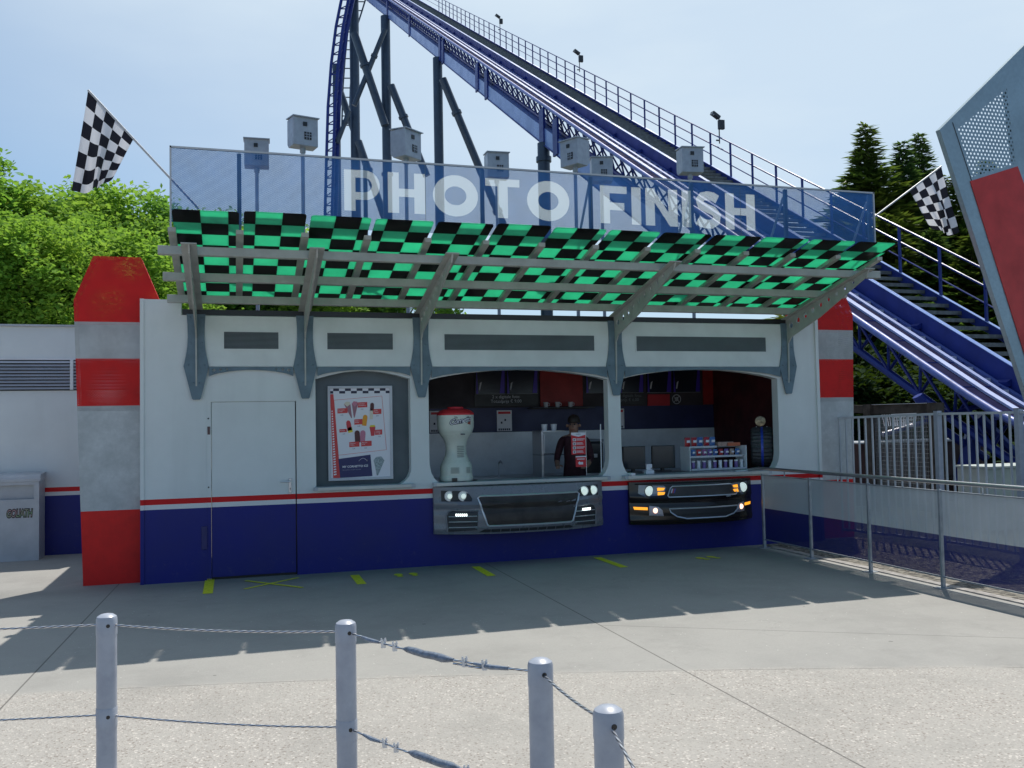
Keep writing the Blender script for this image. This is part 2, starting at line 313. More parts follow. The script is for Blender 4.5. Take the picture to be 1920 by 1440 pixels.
# ------------------------------------------------------------------ mesh helpers
COL = S.collection
OFF = {}
class MB:
    def __init__(s): s.v = []; s.f = []; s.uv = []
    def add(s, vs, fs, uvs=None):
        n = len(s.v); s.v += [Vector(p) for p in vs]; s.f += [tuple(i+n for i in f) for f in fs]
        if uvs: s.uv += uvs
        return s
    def box(s, x0, x1, y0, y1, z0, z1):
        vs = [(x, y, z) for z in (z0, z1) for y in (y0, y1) for x in (x0, x1)]
        return s.add(vs, [(0, 2, 3, 1), (4, 5, 7, 6), (0, 1, 5, 4), (2, 6, 7, 3), (0, 4, 6, 2), (1, 3, 7, 5)])
    def bar(s, p, q, w, h, up=(0, 0, 1)):         # rectangular bar from p to q
        p, q = Vector(p), Vector(q); d = (q-p).normalized(); u = Vector(up); r = d.cross(u)
        if r.length < 1e-4: r = d.cross(Vector((1, 0, 0)))
        r.normalize(); u = r.cross(d)
        vs = [e + r*a*w/2 + u*c*h/2 for e in (p, q) for a, c in ((-1, -1), (1, -1), (1, 1), (-1, 1))]
        return s.add(vs, [(0, 1, 2, 3), (7, 6, 5, 4), (0, 4, 5, 1), (1, 5, 6, 2), (2, 6, 7, 3), (3, 7, 4, 0)])
    def path(s, pts, r, n=8, closed=False, uv=False):
        P = [Vector(p) for p in pts]; rs = r if isinstance(r, (list, tuple)) else [r]*len(P)
        rings = []; ref = None; L = 0; Ls = []
        for i, p in enumerate(P):
            a = P[i-1] if (i or closed) else P[i]; b = P[(i+1) % len(P)] if (i < len(P)-1 or closed) else P[i]
            d = (b-a).normalized()
            if ref is None: ref = d.orthogonal().normalized()
            ref = (ref - d*ref.dot(d)).normalized(); bi = d.cross(ref)
            rings.append([p + rs[i]*(math.cos(2*PI*k/n)*ref + math.sin(2*PI*k/n)*bi) for k in range(n)])
            if i: L += (P[i]-P[i-1]).length
            Ls.append(L)
        vs = [v for g in rings for v in g]; fs = []; uvs = []
        m = len(P)
        for i in range(m if closed else m-1):
            j = (i+1) % m
            for k in range(n):
                l = (k+1) % n; fs.append((i*n+k, i*n+l, j*n+l, j*n+k))
                if uv: uvs += [(k/n*.1, Ls[i]), ((k+1)/n*.1, Ls[i]), ((k+1)/n*.1, Ls[j]), (k/n*.1, Ls[j])]
        if not closed:
            fs += [tuple(reversed(range(n))), tuple((m-1)*n+k for k in range(n))]
            if uv: uvs += [(0, 0)]*(2*n)
        return s.add(vs, fs, uvs if uv else None)
    def tube(s, p, q, r, n=10): return s.path([p, q], r, n)
    def lathe(s, prof, c, n=24, axis='z', sy=1):
        vs = []; c = Vector(c)
        for r, h in prof:
            for k in range(n):
                a = 2*PI*k/n; x, y = r*math.cos(a), r*math.sin(a)*sy
                vs.append(c + (Vector((x, y, h)) if axis == 'z' else Vector((x, h, y)) if axis == 'y' else Vector((h, x, y))))
        fs = [(i*n+k, i*n+(k+1) % n, (i+1)*n+(k+1) % n, (i+1)*n+k) for i in range(len(prof)-1) for k in range(n)]
        fs += [tuple(range(n)), tuple((len(prof)-1)*n+k for k in range(n))]
        return s.add(vs, fs)
    def grid(s, fn, nu, nv, uv=None):
        vs = [fn(i/nu, j/nv) for j in range(nv+1) for i in range(nu+1)]
        fs = [(j*(nu+1)+i, j*(nu+1)+i+1, (j+1)*(nu+1)+i+1, (j+1)*(nu+1)+i) for j in range(nv) for i in range(nu)]
        uvs = None
        if uv: uvs = [uv((k % (nu+1))/nu, (k//(nu+1))/nv) for f in fs for k in f]
        return s.add(vs, fs, uvs)
    def plate(s, loops, fn, t0, t1):               # flat outline with holes, thickness t0..t1, fn(u,v,w) -> point
        vs, fs = fill2d(loops); n = len(vs)
        a = [fn(u, v, t0) for u, v in vs]; b = [fn(u, v, t1) for u, v in vs]
        F = list(fs) + [tuple(reversed([i+n for i in f])) for f in fs]
        s.add(a+b, F)
        for lp in loops:
            m = len(lp); A = [fn(u, v, t0) for u, v in lp]; B = [fn(u, v, t1) for u, v in lp]
            s.add(A+B, [(i, (i+1) % m, m+(i+1) % m, m+i) for i in range(m)])
        return s
    def build(s, name, m, parent=None, smooth=False, bevel=0, loc=None):
        off = OFF.get(parent.name, Vector()) if parent else Vector(loc or (0, 0, 0))
        me = bpy.data.meshes.new(name); me.from_pydata([v-off for v in s.v], [], s.f); 
        if s.uv and len(s.uv) == len(me.loops):
            l = me.uv_layers.new(name='UVMap')
            for i, c in enumerate(s.uv): l.data[i].uv = c
        me.validate()
        import bmesh
        bm = bmesh.new(); bm.from_mesh(me); bmesh.ops.remove_doubles(bm, verts=bm.verts, dist=1e-5)
        if not s.uv: bmesh.ops.recalc_face_normals(bm, faces=bm.faces)
        bm.to_mesh(me); bm.free()
        if smooth:
            for p in me.polygons: p.use_smooth = True
        o = bpy.data.objects.new(name, me); COL.objects.link(o)
        if isinstance(m, str): m = M[m]
        me.materials.append(m)
        if parent: o.parent = parent
        else: o.location = off
        OFF[o.name] = off
        if bevel:
            b = o.modifiers.new('bevel', 'BEVEL'); b.width = bevel; b.segments = 2; b.limit_method = 'ANGLE'; b.angle_limit = R(40)
        if smooth:
            try: me.set_sharp_from_angle(angle=R(38))
            except Exception: pass
        return o
def fill2d(loops):
    cu = bpy.data.curves.new('tmp', 'CURVE'); cu.dimensions = '2D'; cu.fill_mode = 'BOTH'
    for lp in loops:
        sp = cu.splines.new('POLY'); sp.points.add(len(lp)-1)
        for p, q in zip(sp.points, lp): p.co = (q[0], q[1], 0, 1)
        sp.use_cyclic_u = True
    ob = bpy.data.objects.new('tmp', cu); COL.objects.link(ob)
    dg = bpy.context.evaluated_depsgraph_get(); me = bpy.data.meshes.new_from_object(ob.evaluated_get(dg))
    vs = [(v.co.x, v.co.y) for v in me.vertices]; fs = [tuple(p.vertices) for p in me.polygons]
    bpy.data.objects.remove(ob); bpy.data.curves.remove(cu); bpy.data.meshes.remove(me); return vs, fs
def text2d(txt, size, bold=.0, align='LEFT', shear=0, space=1):
    cu = bpy.data.curves.new('tmp', 'FONT'); cu.body = txt; cu.size = size; cu.offset = bold; cu.align_x = align; cu.shear = shear; cu.space_character = space
    cu.resolution_u = 3
    ob = bpy.data.objects.new('tmp', cu); COL.objects.link(ob)
    dg = bpy.context.evaluated_depsgraph_get(); me = bpy.data.meshes.new_from_object(ob.evaluated_get(dg))
    vs = [(v.co.x, v.co.y) for v in me.vertices]; fs = [tuple(p.vertices) for p in me.polygons]
    bpy.data.objects.remove(ob); bpy.data.curves.remove(cu); bpy.data.meshes.remove(me); return vs, fs
def add_text(mb, txt, size, fn, **k):
    vs, fs = text2d(txt, size, **k); mb.add([fn(u, v) for u, v in vs], fs); return mb
def props(o, label=None, cat=None, group=None, kind=None):
    if label: o['label'] = label
    if cat: o['category'] = cat
    if group: o['group'] = group
    if kind: o['kind'] = kind
    return o
def thing(name, loc, label, cat, group=None):
    o = bpy.data.objects.new(name, None); COL.objects.link(o); o.location = loc; o.empty_display_size = .2
    OFF[o.name] = Vector(loc); return props(o, label, cat, group)
def copy_tree(o, loc=None, label=None, rot=None):
    c = o.copy(); COL.objects.link(c); OFF[c.name] = OFF[o.name]
    if loc is not None: c.location = loc
    if rot is not None: c.rotation_euler = rot
    if label: c['label'] = label
    for ch in list(o.children):
        k = ch.copy(); COL.objects.link(k); k.parent = c
        for g in list(ch.children):
            d = g.copy(); COL.objects.link(d); d.parent = k
    return c
def arc(cx, cy, r, a0, a1, n=8): return [(cx+r*math.cos(R(a0+(a1-a0)*i/n)), cy+r*math.sin(R(a0+(a1-a0)*i/n))) for i in range(n+1)]
def circ(cx, cy, r, n=16): return [(cx+r*math.cos(2*PI*i/n), cy+r*math.sin(2*PI*i/n)) for i in range(n)]
def rect(x0, x1, y0, y1): return [(x0, y0), (x1, y0), (x1, y1), (x0, y1)]
def XZ(y0): return lambda u, v, w=0: (u, y0+w, v)
# ================================================================== SETTING
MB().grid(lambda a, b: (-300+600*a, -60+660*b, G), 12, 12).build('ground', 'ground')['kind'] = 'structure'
o = MB().add([(7.72, -9, G+.006), (9.30, -9, G+.006), (9.30, -.02, G+.006), (7.72, -.02, G+.006)], [(0, 1, 2, 3)]).build('gravel', 'gravel'); o['kind'] = 'structure'
o = MB().add([(9.302, -30, G+.004), (80, -30, G+.004), (80, 80, G+.004), (9.302, 80, G+.004)], [(0, 1, 2, 3)]).build('soil', mat('shade toned mulch and ground ivy', (.030, .034, .020), .95, var=.3, scale=5, col2=(.012, .022, .010), bump=.8, bscale=30)); o['kind'] = 'structure'  # ground cover colour darkened to stand in for shade beyond the bar fence
# ================================================================== KIOSK BUILDING
kb = thing('kiosk_building', (4.3, 1.5, G), 'white refreshment kiosk with red stripe and blue base, under the green canopy', 'building')
# front wall with openings
door_x0, door_x1, door_z = .680, 1.665, 2.095
bay2 = [(1.885, 1.075)] + [(2.80, 1.075)] + [(2.80+.20*math.sin(R(a)), 1.275-.20*math.cos(R(a))) for a in range(10, 91, 16)] + [(3.0, 2.30)] + \
       [(1.885+1.115*(1-t), 2.34+.10*math.sin(PI*t)) for t in (.0, .15, .3, .5, .7, .85, 1)]
def bay(x0, x1):
    r = .26; p = [(x0+.15, 1.08), (x1-.15, 1.08)]
    p += [(x1-.15+.15*math.sin(R(a)), 1.08+r-r*math.cos(R(a))) for a in (20, 40, 60, 80, 90)]
    p += [(x1-(x1-x0)*t, 2.32+.13*math.sin(PI*t)**.8) for t in (0, .06, .13, .22, .35, .5, .65, .78, .87, .94, 1)]
    p += [(x0+.15-.15*math.sin(R(a)), 1.08+r-r*math.cos(R(a))) for a in (90, 80, 60, 40, 20)]
    return p
wall_out = [(0, G-.02), (8.655, G-.02), (8.655, 3.10), (8.30, 3.10), (8.30, 3.065), (.42, 3.065), (.42, 3.235), (0, 3.235)]
door_hole = rect(door_x0, door_x1, G-.01, door_z)
MB().plate([wall_out, door_hole, bay2, bay(3.222, 5.555), bay(5.728, 8.05)], XZ(0), 0, .14).build('front_wall', 'livery', kb)
mb = MB(); mb.box(.60, 8.2, -.022, -.001, 2.482, 3.06); mb.build('fascia_panel', 'white', kb, bevel=.004)
MB().box(-.01, .03, -.012, .16, G, 3.238).build('corner_trim', 'livery', kb)
MB().box(8.655, 8.70, -.03, .16, G, 3.15).build('corner_trim', 'livery', kb)
mb = MB(); mb.box(.03, 8.655, .142, 3.2, 3.02, 3.066); mb.build('roof', 'roof', kb)
mb = MB(); mb.box(.43, 8.29, -.02, .05, 3.068, 3.128); mb.build('roof_edging', 'black', kb)
MB().box(.03, .15, .142, 3.2, G, 3.0).build('side_wall', 'livery', kb)
MB().box(8.53, 8.65, .142, 3.2, G, 3.0).build('side_wall', 'livery', kb)
# inside
mb = MB(); mb.box(2.9, 8.528, 2.55, 2.65, 1.66, 3.0); mb.build('upper_back_wall', 'room_dark', kb)
mb = MB(); mb.box(2.9, 8.528, 2.545, 2.655, 1.65, 2.02); mb.build('navy_band', 'room_navy', kb)
MB().box(2.9, 8.528, 2.55, 2.65, G, 1.649).build('splashback', 'room_white', kb)
MB().box(2.86, 2.90, .172, 2.65, G, 3.0).build('room_partition', 'room_dark', kb)
MB().box(8.50, 8.527, .145, 2.54, G, 3.0).build('room_lining', mat('oxblood room lining', (.085, .010, .012), .7, var=.3), kb)
MB().box(2.91, 8.49, .145, 2.54, G, G+.03).build('room_floor', 'white_trim', kb)
MB().box(2.91, 8.49, .145, 2.54, 2.96, 3.0).build('room_ceiling', 'white_trim', kb)
MB().box(2.91, 8.49, 1.95, 2.54, G+.031, 1.0).build('back_counter', 'stainless', kb)
MB().box(1.80, 3.12, .142, .17, 1.0, 2.6).build('recess_panel', 'panel_grey', kb)
for x0, x1 in ((5.50, 6.2), (8.31, 8.49)):
    MB().box(x0, x1, 2.52, 2.543, 2.03, 2.95).build('red_wall_panel', 'room_red', kb)
# door
d = MB().box(door_x0+.055, door_x1-.012, .012, .055, G+.03, door_z-.012).build('door', 'livery', kb, bevel=.003)
mb = MB(); mb.box(1.575, 1.607, -.004, .012, 1.035, 1.20); mb.build('lock_plate', 'stainless', d, bevel=.004)
mb = MB(); mb.path([(1.59, .0, 1.165), (1.59, -.05, 1.165), (1.48, -.052, 1.165)], .0095, 10); mb.build('door_handle', 'chrome', d, smooth=True)
mb = MB(); mb.lathe([(.006, -.007), (.006, -.003)], (1.591, 0, 1.085), 10, 'y'); mb.box(1.588, 1.594, -.007, -.003, 1.062, 1.085); mb.build('keyhole', 'black', d)
mb = MB(); mb.box(door_x0, door_x0+.05, .004, .05, G+.02, door_z); mb.box(door_x0+.05, door_x1, .004, .05, door_z-.009, door_z)
mb.build('door_frame', 'livery', kb)
mb = MB(); mb.box(door_x0-.055, door_x0+.004, -.014, -.001, .44, .70); mb.build('door_closer_cover', mat('deep blue plastic', (.012, .014, .13), .4), kb, bevel=.004)
for z in (1.90, 1.13):
    MB().lathe([(.009, .0), (.009, .004)], (door_x0+.022, 0, z), 10, 'y').build('door_bolt', 'black', kb)
MB().box(door_x0+.012, door_x0+.04, -.002, .0039, 1.72, 1.81).build('hinge', mat('brown steel', (.12, .06, .06), .4), kb)
MB().box(door_x0+.051, door_x1-.002, .056, .10, G, door_z-.01).build('door_rebate', 'black', kb)
# vents
for x0, x1 in ((.875, 1.472), (2.024, 2.793), (3.421, 5.373), (5.958, 7.870)):
    z0, z1 = 2.685, 2.878; mb = MB(); w = .014
    mb.box(x0-w, x1+w, -.032, -.0225, z1, z1+w); mb.box(x0-w, x1+w, -.032, -.0225, z0-w, z0)
    mb.box(x0-w, x0, -.032, -.0225, z0, z1); mb.box(x1, x1+w, -.032, -.0225, z0, z1)
    v = mb.build('vent', 'white', kb)
    mb = MB(); mb.box(x0, x1, -.0245, -.0228, z0, z1); mb.build('vent_backing', 'dark', v)
    mb = MB(); n = 14
    for i in range(n):
        z = z0+(i+.5)*(z1-z0)/n; mb.add([(x0, -.031, z-.005), (x1, -.031, z-.005), (x1, -.025, z+.004), (x0, -.025, z+.004)], [(0, 1, 2, 3)])
    mb.build('louvre_slats', 'vent', v)
# counter shelves
for x0, x1, d_ in ((1.855, 3.03, .10), (3.25, 5.53, .10), (5.72, 7.85, .12)):
    s = MB().box(x0, x1, -d_, .24 if x0 > 3.1 else .12, 1.045, 1.088).build('counter_shelf', 'light_steel', kb, bevel=.003)
    MB().box(x0+.04, x1-.05, -d_-.006, -d_-.0005, 1.050, 1.084).build('shelf_edge', mat('cream laminate', (.62, .60, .55), .4, var=.05), s)
# small red sticker beside serving hatch
# ================================================================== CANOPY
BX = (.578, 1.770, 3.132, 5.662, 8.205)
cn = thing('glass_canopy', (4.4, -.9, 3.1), 'green glass canopy with black squares on grey steel arms along the kiosk front', 'canopy')
zt = lambda y: 3.13-.235*y       # rafter top plane
for bx in BX:
    web = [(-.002, 2.15), (-.035, 2.2), (-.055, 2.45), (-.065, 2.80), (-.14, 2.88), (-.774, 3.075), (-1.70, 3.45), (-1.75, zt(-1.75)-.012), (-.002, zt(-.002)-.012)]
    holes = []
    for k in range(9):
        y = -.14-.165*k; c = (zt(y) - .125 + .009*k)
        holes.append(circ(y, c, .043-.0026*k, 12))
    r = MB().plate([web]+holes, lambda u, v, w, bx=bx: (bx+w, u, v), -.009, .009).build('bracket_arm', 'steel' if False else 'canopy_steel', cn)
    MB().add([(bx-.072, -1.76, zt(-1.76)), (bx+.072, -1.76, zt(-1.76)), (bx+.072, -.003, zt(0)), (bx-.072, -.003, zt(0)),
              (bx-.072, -1.76, zt(-1.76)-.011), (bx+.072, -1.76, zt(-1.76)-.011), (bx+.072, -.003, zt(0)-.011), (bx-.072, -.003, zt(0)-.011)],
             [(0, 1, 2, 3), (4, 7, 6, 5), (0, 4, 5, 1), (1, 5, 6, 2), (2, 6, 7, 3), (3, 7, 4, 0)]).build('arm_flange', 'canopy_steel', r)
    L = [(-.100, 3.072), (-.092, 2.95), (-.089, 2.82), (-.095, 2.70), (-.110, 2.60), (-.134, 2.485), (-.047, 2.125), (-.036, 2.112)]
    fl = MB().plate([L+[(-a, b) for a, b in reversed(L)]], lambda u, v, w, bx=bx: (bx+u, w, v), -.040, -.024).build('wall_plate', 'steel', cn)
    mb = MB()
    for sx in (-1, 1):
        for u, z in ((.066, 3.03), (.06, 2.75), (.085, 2.50), (.028, 2.30)): mb.lathe([(.009, 0), (.009, -.008), (.004, -.011)], (bx+sx*u, -.041, z), 8, 'y')
    mb.build('bolt_heads', 'steel', fl)
for y in (-1.45, -.80, -.18):
    zc = zt(y)+.047
    MB().box(.285, 8.575, y-.042, y+.042, zc-.043, zc+.043).build('purlin', 'canopy_steel', cn, bevel=.006)
PX = [.438+.6225*k for k in range(14)]
PX[-1] = 8.50
for k, x in enumerate(PX):
    zz = lambda y: 3.345-.235*y
    xx = x-.018; w = .036
    y0, y1 = -1.60, .20
    mb = MB(); top, bot = .004, .046
    mb.add([(xx-w, y0, zz(y0)-top+.0), (xx+w, y0, zz(y0)-top+.0), (xx+w, y1, zz(y1)-top), (xx-w, y1, zz(y1)-top),
            (xx-w, y0, zz(y0)-bot), (xx+w, y0, zz(y0)-bot), (xx+w, y1, zz(y1)-bot), (xx-w, y1, zz(y1)-bot)],
           [(0, 1, 2, 3), (4, 7, 6, 5), (0, 4, 5, 1), (1, 5, 6, 2), (2, 6, 7, 3), (3, 7, 4, 0)])
    mb.build('glazing_bar', 'canopy_steel', cn)
for k in range(13):
    x0, x1 = PX[k]+(.018 if k else 0), PX[k+1]-.026
    tilt = [.0, .012, .004, .0, .0, .010, .0, .0, .0, .0, .0, .0, .0][k]
    zz = lambda y: 3.345-.235*y + (tilt if y < -1.2 else 0)
    ys = [-1.945, -1.85, -1.5, -1.0, -.5, 0, .26]
    def pn(a, b, dz):
        y = ys[0]+(ys[-1]-ys[0])*b; return (x0+(x1-x0)*a, y, zz(y)+dz)
    mb = MB(); y0, y1 = ys[0], ys[-1]; r = .03; z = lambda y: 3.345-.235*y
    loop = [(x0+r, y0), (x1-r, y0), (x1-r*.3, y0+r*.3), (x1, y0+r), (x1, y1), (x0, y1), (x0, y0+r), (x0+r*.3, y0+r*.3)]
    mb.plate([loop], lambda u, v, w: (u, v, z(v)+w+tilt), 0, .012)
    mb.build('glass_panel', 'glass_check', cn)
# arch lintels between wall plates
def lintel(x0, x1, dz, holes=False):
    n = 16; p = [(x0, 2.478), (x1, 2.478)]
    p += [(x1-(x1-x0)*i/n, 2.372-dz+(.072+dz)*math.sin(PI*min(1, max(0, (i/n))))**.65) for i in range(n+1)]
    hs = []
    if holes:
        for i in range(3):
            for s in (0, 1):
                x = x0+.05+.07*i if s == 0 else x1-.05-.07*i; hs.append(circ(x, 2.440+.006*i, .017-.003*i, 10))
    MB().plate([p]+hs, XZ(0), -.038, -.026).build('arch_lintel', 'steel', cn)
lintel(BX[0]+.137, BX[1]-.135, 0, True); lintel(BX[1]+.137, BX[2]-.135, .0)
lintel(BX[2]+.125, BX[3]-.125, .028); lintel(BX[3]+.125, BX[4]-.125, .028)
# ================================================================== SIGN
sg = thing('perforated_sign', (4.45, -1.5, 3.8), 'long perforated blue metal sign reading PHOTO FINISH on top of the canopy', 'sign')
bounds = [.406, PX[1], PX[4], PX[7], PX[10], 8.496]
LOOPS = []
mb = MB(); mb.box(.40, 8.50, -1.515, -1.485, 4.512, 4.530); mb.box(.396, .412, -1.515, -1.485, 3.72, 4.53); mb.box(8.488, 8.504, -1.515, -1.485, 3.72, 4.53)
mb.build('frame_edge', 'light_steel', sg)
for k in (1, 3, 5, 7, 9, 11, 13):
    x = PX[k]-.02 - (.03 if k == 13 else 0)
    MB().box(x-.02, x+.02, -1.497, -1.460, 3.70, 4.50).build('sign_post', 'steel', sg)
    if k in (7, 9, 11, 13):
        MB().bar((x, -1.44, 4.42), (x, -.9, 3.58), .022, .022).build('sign_brace', 'light_steel', sg)
# lettering
def letters(mb, x0, z0, h):
    cap = h; w_ = h*.272
    def stroke_rect(a, b, c, d): LOOPS.append(rect(a, b, c, d)); mb.plate([rect(a, b, c, d)], XZ(-1.504), 0, .003)
    def poly(p, hs=()):
        LOOPS.append(p); LOOPS.extend(hs); mb.plate([p]+list(hs), XZ(-1.504), 0, .003)
    def P_(x):
        w = cap*.86; r = cap*.32
        o = [(x, z0), (x+w_, z0), (x+w_, z0+cap*.27), (x+w-r, z0+cap*.27)] + arc(x+w-cap*.365, z0+cap*.635, cap*.365, -90, 90, 14) + [(x, z0+cap)]
        hl = [(x+w_, z0+cap*.46), (x+w-cap*.365, z0+cap*.46)] + arc(x+w-cap*.365, z0+cap*.635, cap*.175, -90, 90, 10) + [(x+w_, z0+cap*.81)]
        poly(o, [hl]); return w
    def H_(x):
        w = cap*.92
        poly([(x, z0), (x+w_, z0), (x+w_, z0+cap*.4), (x+w-w_, z0+cap*.4), (x+w-w_, z0), (x+w, z0), (x+w, z0+cap), (x+w-w_, z0+cap), (x+w-w_, z0+cap*.6), (x+w_, z0+cap*.6), (x+w_, z0+cap), (x, z0+cap)]); return w
    def O_(x):
        rx, rz = cap*.575, cap*.52
        e = lambda a, b: [(x+rx+a*math.cos(2*PI*i/40), z0+cap/2+b*math.sin(2*PI*i/40)) for i in range(40)]
        poly(e(rx, rz), [e(rx-w_*1.1, rz-w_*1.05)]); return 2*rx
    def T_(x):
        w = cap*.9; c = x+w/2
        poly([(c-w_/2, z0), (c+w_/2, z0), (c+w_/2, z0+cap*.8), (x+w, z0+cap*.8), (x+w, z0+cap), (x, z0+cap), (x, z0+cap*.8), (c-w_/2, z0+cap*.8)]); return w
    def F_(x):
        w = cap*.76
        poly([(x, z0), (x+w_, z0), (x+w_, z0+cap*.36), (x+w*.9, z0+cap*.36), (x+w*.9, z0+cap*.56), (x+w_, z0+cap*.56), (x+w_, z0+cap*.8), (x+w, z0+cap*.8), (x+w, z0+cap), (x, z0+cap)]); return w
    def I_(x): stroke_rect(x, x+w_, z0, z0+cap); return w_
    def N_(x):
        w = cap*.94
        poly([(x, z0), (x+w_, z0), (x+w_, z0+cap*.62), (x+w-w_*.85, z0), (x+w, z0), (x+w, z0+cap), (x+w-w_, z0+cap), (x+w-w_, z0+cap*.38), (x+w_*.85, z0+cap), (x, z0+cap)]); return w
    def S_(x):
        w = cap*.78; c = x+w/2; t = w_*.92; pts = []
        pts += [(c+w*.36, z0+cap*.80), (c+w*.18, z0+cap*.875), (c-.02*w, z0+cap*.89), (c-w*.22, z0+cap*.86), (c-w*.33, z0+cap*.75), (c-w*.28, z0+cap*.63), (c-w*.05, z0+cap*.545), (c+w*.2, z0+cap*.48), (c+w*.34, z0+cap*.36), (c+w*.3, z0+cap*.2), (c+w*.1, z0+cap*.115), (c-w*.12, z0+cap*.115), (c-w*.28, z0+cap*.15), (c-w*.42, z0+cap*.22)]
        l, rr = [], []
        for i, p in enumerate(pts):
            a = pts[max(0, i-1)]; b = pts[min(len(pts)-1, i+1)]; dx, dz = b[0]-a[0], b[1]-a[1]; n = math.hypot(dx, dz)
            l.append((p[0]-dz/n*t/2, p[1]+dx/n*t/2)); rr.append((p[0]+dz/n*t/2, p[1]-dx/n*t/2))
        poly(l+rr[::-1]); return w
    D = dict(P=P_, H=H_, O=O_, T=T_, F=F_, I=I_, N=N_, S=S_)
    return D
def word(txt, x0, x1, z0, h, name):
    wd = dict(P=.86, H=.92, O=1.15, T=.9, F=.76, I=.272, N=.94, S=.78)
    tot = sum(wd[c] for c in txt)*h; gap = (x1-x0-tot)/(len(txt)-1); x = x0
    for c in txt:
        mb = MB(); D = letters(mb, x, z0, h); w = D[c](x); mb.build('letter', 'sign_white', sg); x += w+gap
word('PHOTO', 2.065, 4.515, 3.985, .425, 'l'); word('FINISH', 4.88, 6.835, 3.985, .425, 'l')
MB().plate([rect(.41, 8.492, 3.79, 4.515)]+LOOPS, XZ(-1.504), .0005, .0035).build('perforated_sheet', 'sign_blue', sg)
for xa in bounds[1:-1]: MB().box(xa-.022, xa-.018, -1.506, -1.5045, 3.79, 4.51).build('panel_joint', 'steel', sg)
# ================================================================== STRIPED PYLONS
def pylon(xc, label, m):
    t = thing('striped_pylon', (xc, .2, G), label, 'pylon', 'striped pylons at both ends of the kiosk')
    o = [(xc-.345, G), (xc+.345, G), (xc+.445, 3.235), (xc+.245, 3.73), (xc-.245, 3.73), (xc-.445, 3.235)]
    MB().plate([o], lambda u, v, w: (u, .175+w, v), 0, .004).build('front_sheet', m, t)
    inn = [(xc+(u-xc)*.97, v) for u, v in o]
    mb = MB(); k = len(o)
    mb.plate([o], lambda u, v, w: (u, .50+w, v), 0, .006)
    for i in range(k):
        a, b = o[i], o[(i+1) % k]
        mb.add([(a[0], .1795, a[1]), (b[0], .1795, b[1]), (b[0], .4995, b[1]), (a[0], .4995, a[1])], [(0, 1, 2, 3)])
    mb.build('casing', m, t)
    return t
pylon(-.262, 'red and galvanised striped pylon left of the kiosk, beside the litter bin wall', 'pylonL')
pylon(8.99, 'red and galvanised striped pylon right of the kiosk, behind the bar fence', 'pylonR')
# large leaning pylon to the right
def lean_mat():
    m, t, b = new_mat('galvanised and red sheet of leaning pylon'); P, x, y, z = POS(t)
    bl = RAMP(t, NOISE(t, 1.6, 7, rough=.7), .35, .65); g = MIX(t, bl, (.33, .43, .48), (.26, .34, .38))
    f = RAMP(t, NOISE(t, 20, 4), .35, .7); g = MIX(t, MA(t, 'MULTIPLY', f, .3), g, (.18, .22, .25))
    t.links.new(g, b.inputs['Base Color']); b.inputs['Roughness'].default_value = .35; b.inputs['Metallic'].default_value = .3
    return m
M['lean'] = lean_mat()
M['lean_perf'] = perforate(lean_mat(), 'x', .060, .0155)
M['lean_red'] = mat('red sheet', (.62, .022, .014), .4, var=.12, scale=3)
lp = thing('leaning_pylon', (12.3, -.8, G), 'tall leaning galvanised metal pylon with a red panel at the right edge', 'pylon')
A0, A1 = (9.999, 5.587), (11.487, 6.885); dx = (11.232-9.999)/(5.587-2.141)
bot = (9.999+dx*(5.587-G), G)
outl = [A0, bot, (bot[0]+1.9, G), (13.4, 6.5), (12.4, 7.68)]
inner_x = lambda z: 10.207+dx*(5.733-z)
hole = [(inner_x(5.6)+.0, 5.6), (inner_x(4.93), 4.93), (11.27, 5.17), (11.45, 5.6), (11.3, 6.5), (10.207+.02, 5.70)]
perf = [(10.30, 5.62), (10.50, 4.98), (11.25, 5.21), (11.15, 6.25)]
MB().plate([outl, perf], XZ(-1.0), 0, .006).build('front_sheet', 'lean', lp)
MB().plate([[(u, v) for u, v in perf]], XZ(-1.0), .001, .004).build('perforated_panel', 'lean_perf', lp)
MB().plate([outl, perf], XZ(-.93), 0, .006).build('back_sheet', 'lean', lp)
mb = MB()
for i in range(len(outl)):
    a, b = outl[i], outl[(i+1) % len(outl)]
    mb.add([(a[0], -.993, a[1]), (b[0], -.993, b[1]), (b[0], -.931, b[1]), (a[0], -.931, a[1])], [(0, 1, 2, 3)])
mb.build('edge_casing', 'lean', lp)
x_in = lambda z: 10.458+ (11.256-10.458)/(4.917-2.584)*(4.917-z)
MB().plate([[(x_in(4.917), 4.917), (x_in(G+.3), G+.3), (x_in(G+.3)+1.3, G+.3), (x_in(3.2)+1.05, 3.2), (11.275, 5.173)]], XZ(-1.012), 0, .008).build('red_panel', 'lean_red', lp)
MB().plate([[(inner_x(5.70), 5.70), (inner_x(2), 2), (inner_x(2)-.012, 2), (inner_x(5.7)-.012, 5.7)]], XZ(-1.004), 0, .002).build('seam', 'dark', lp)
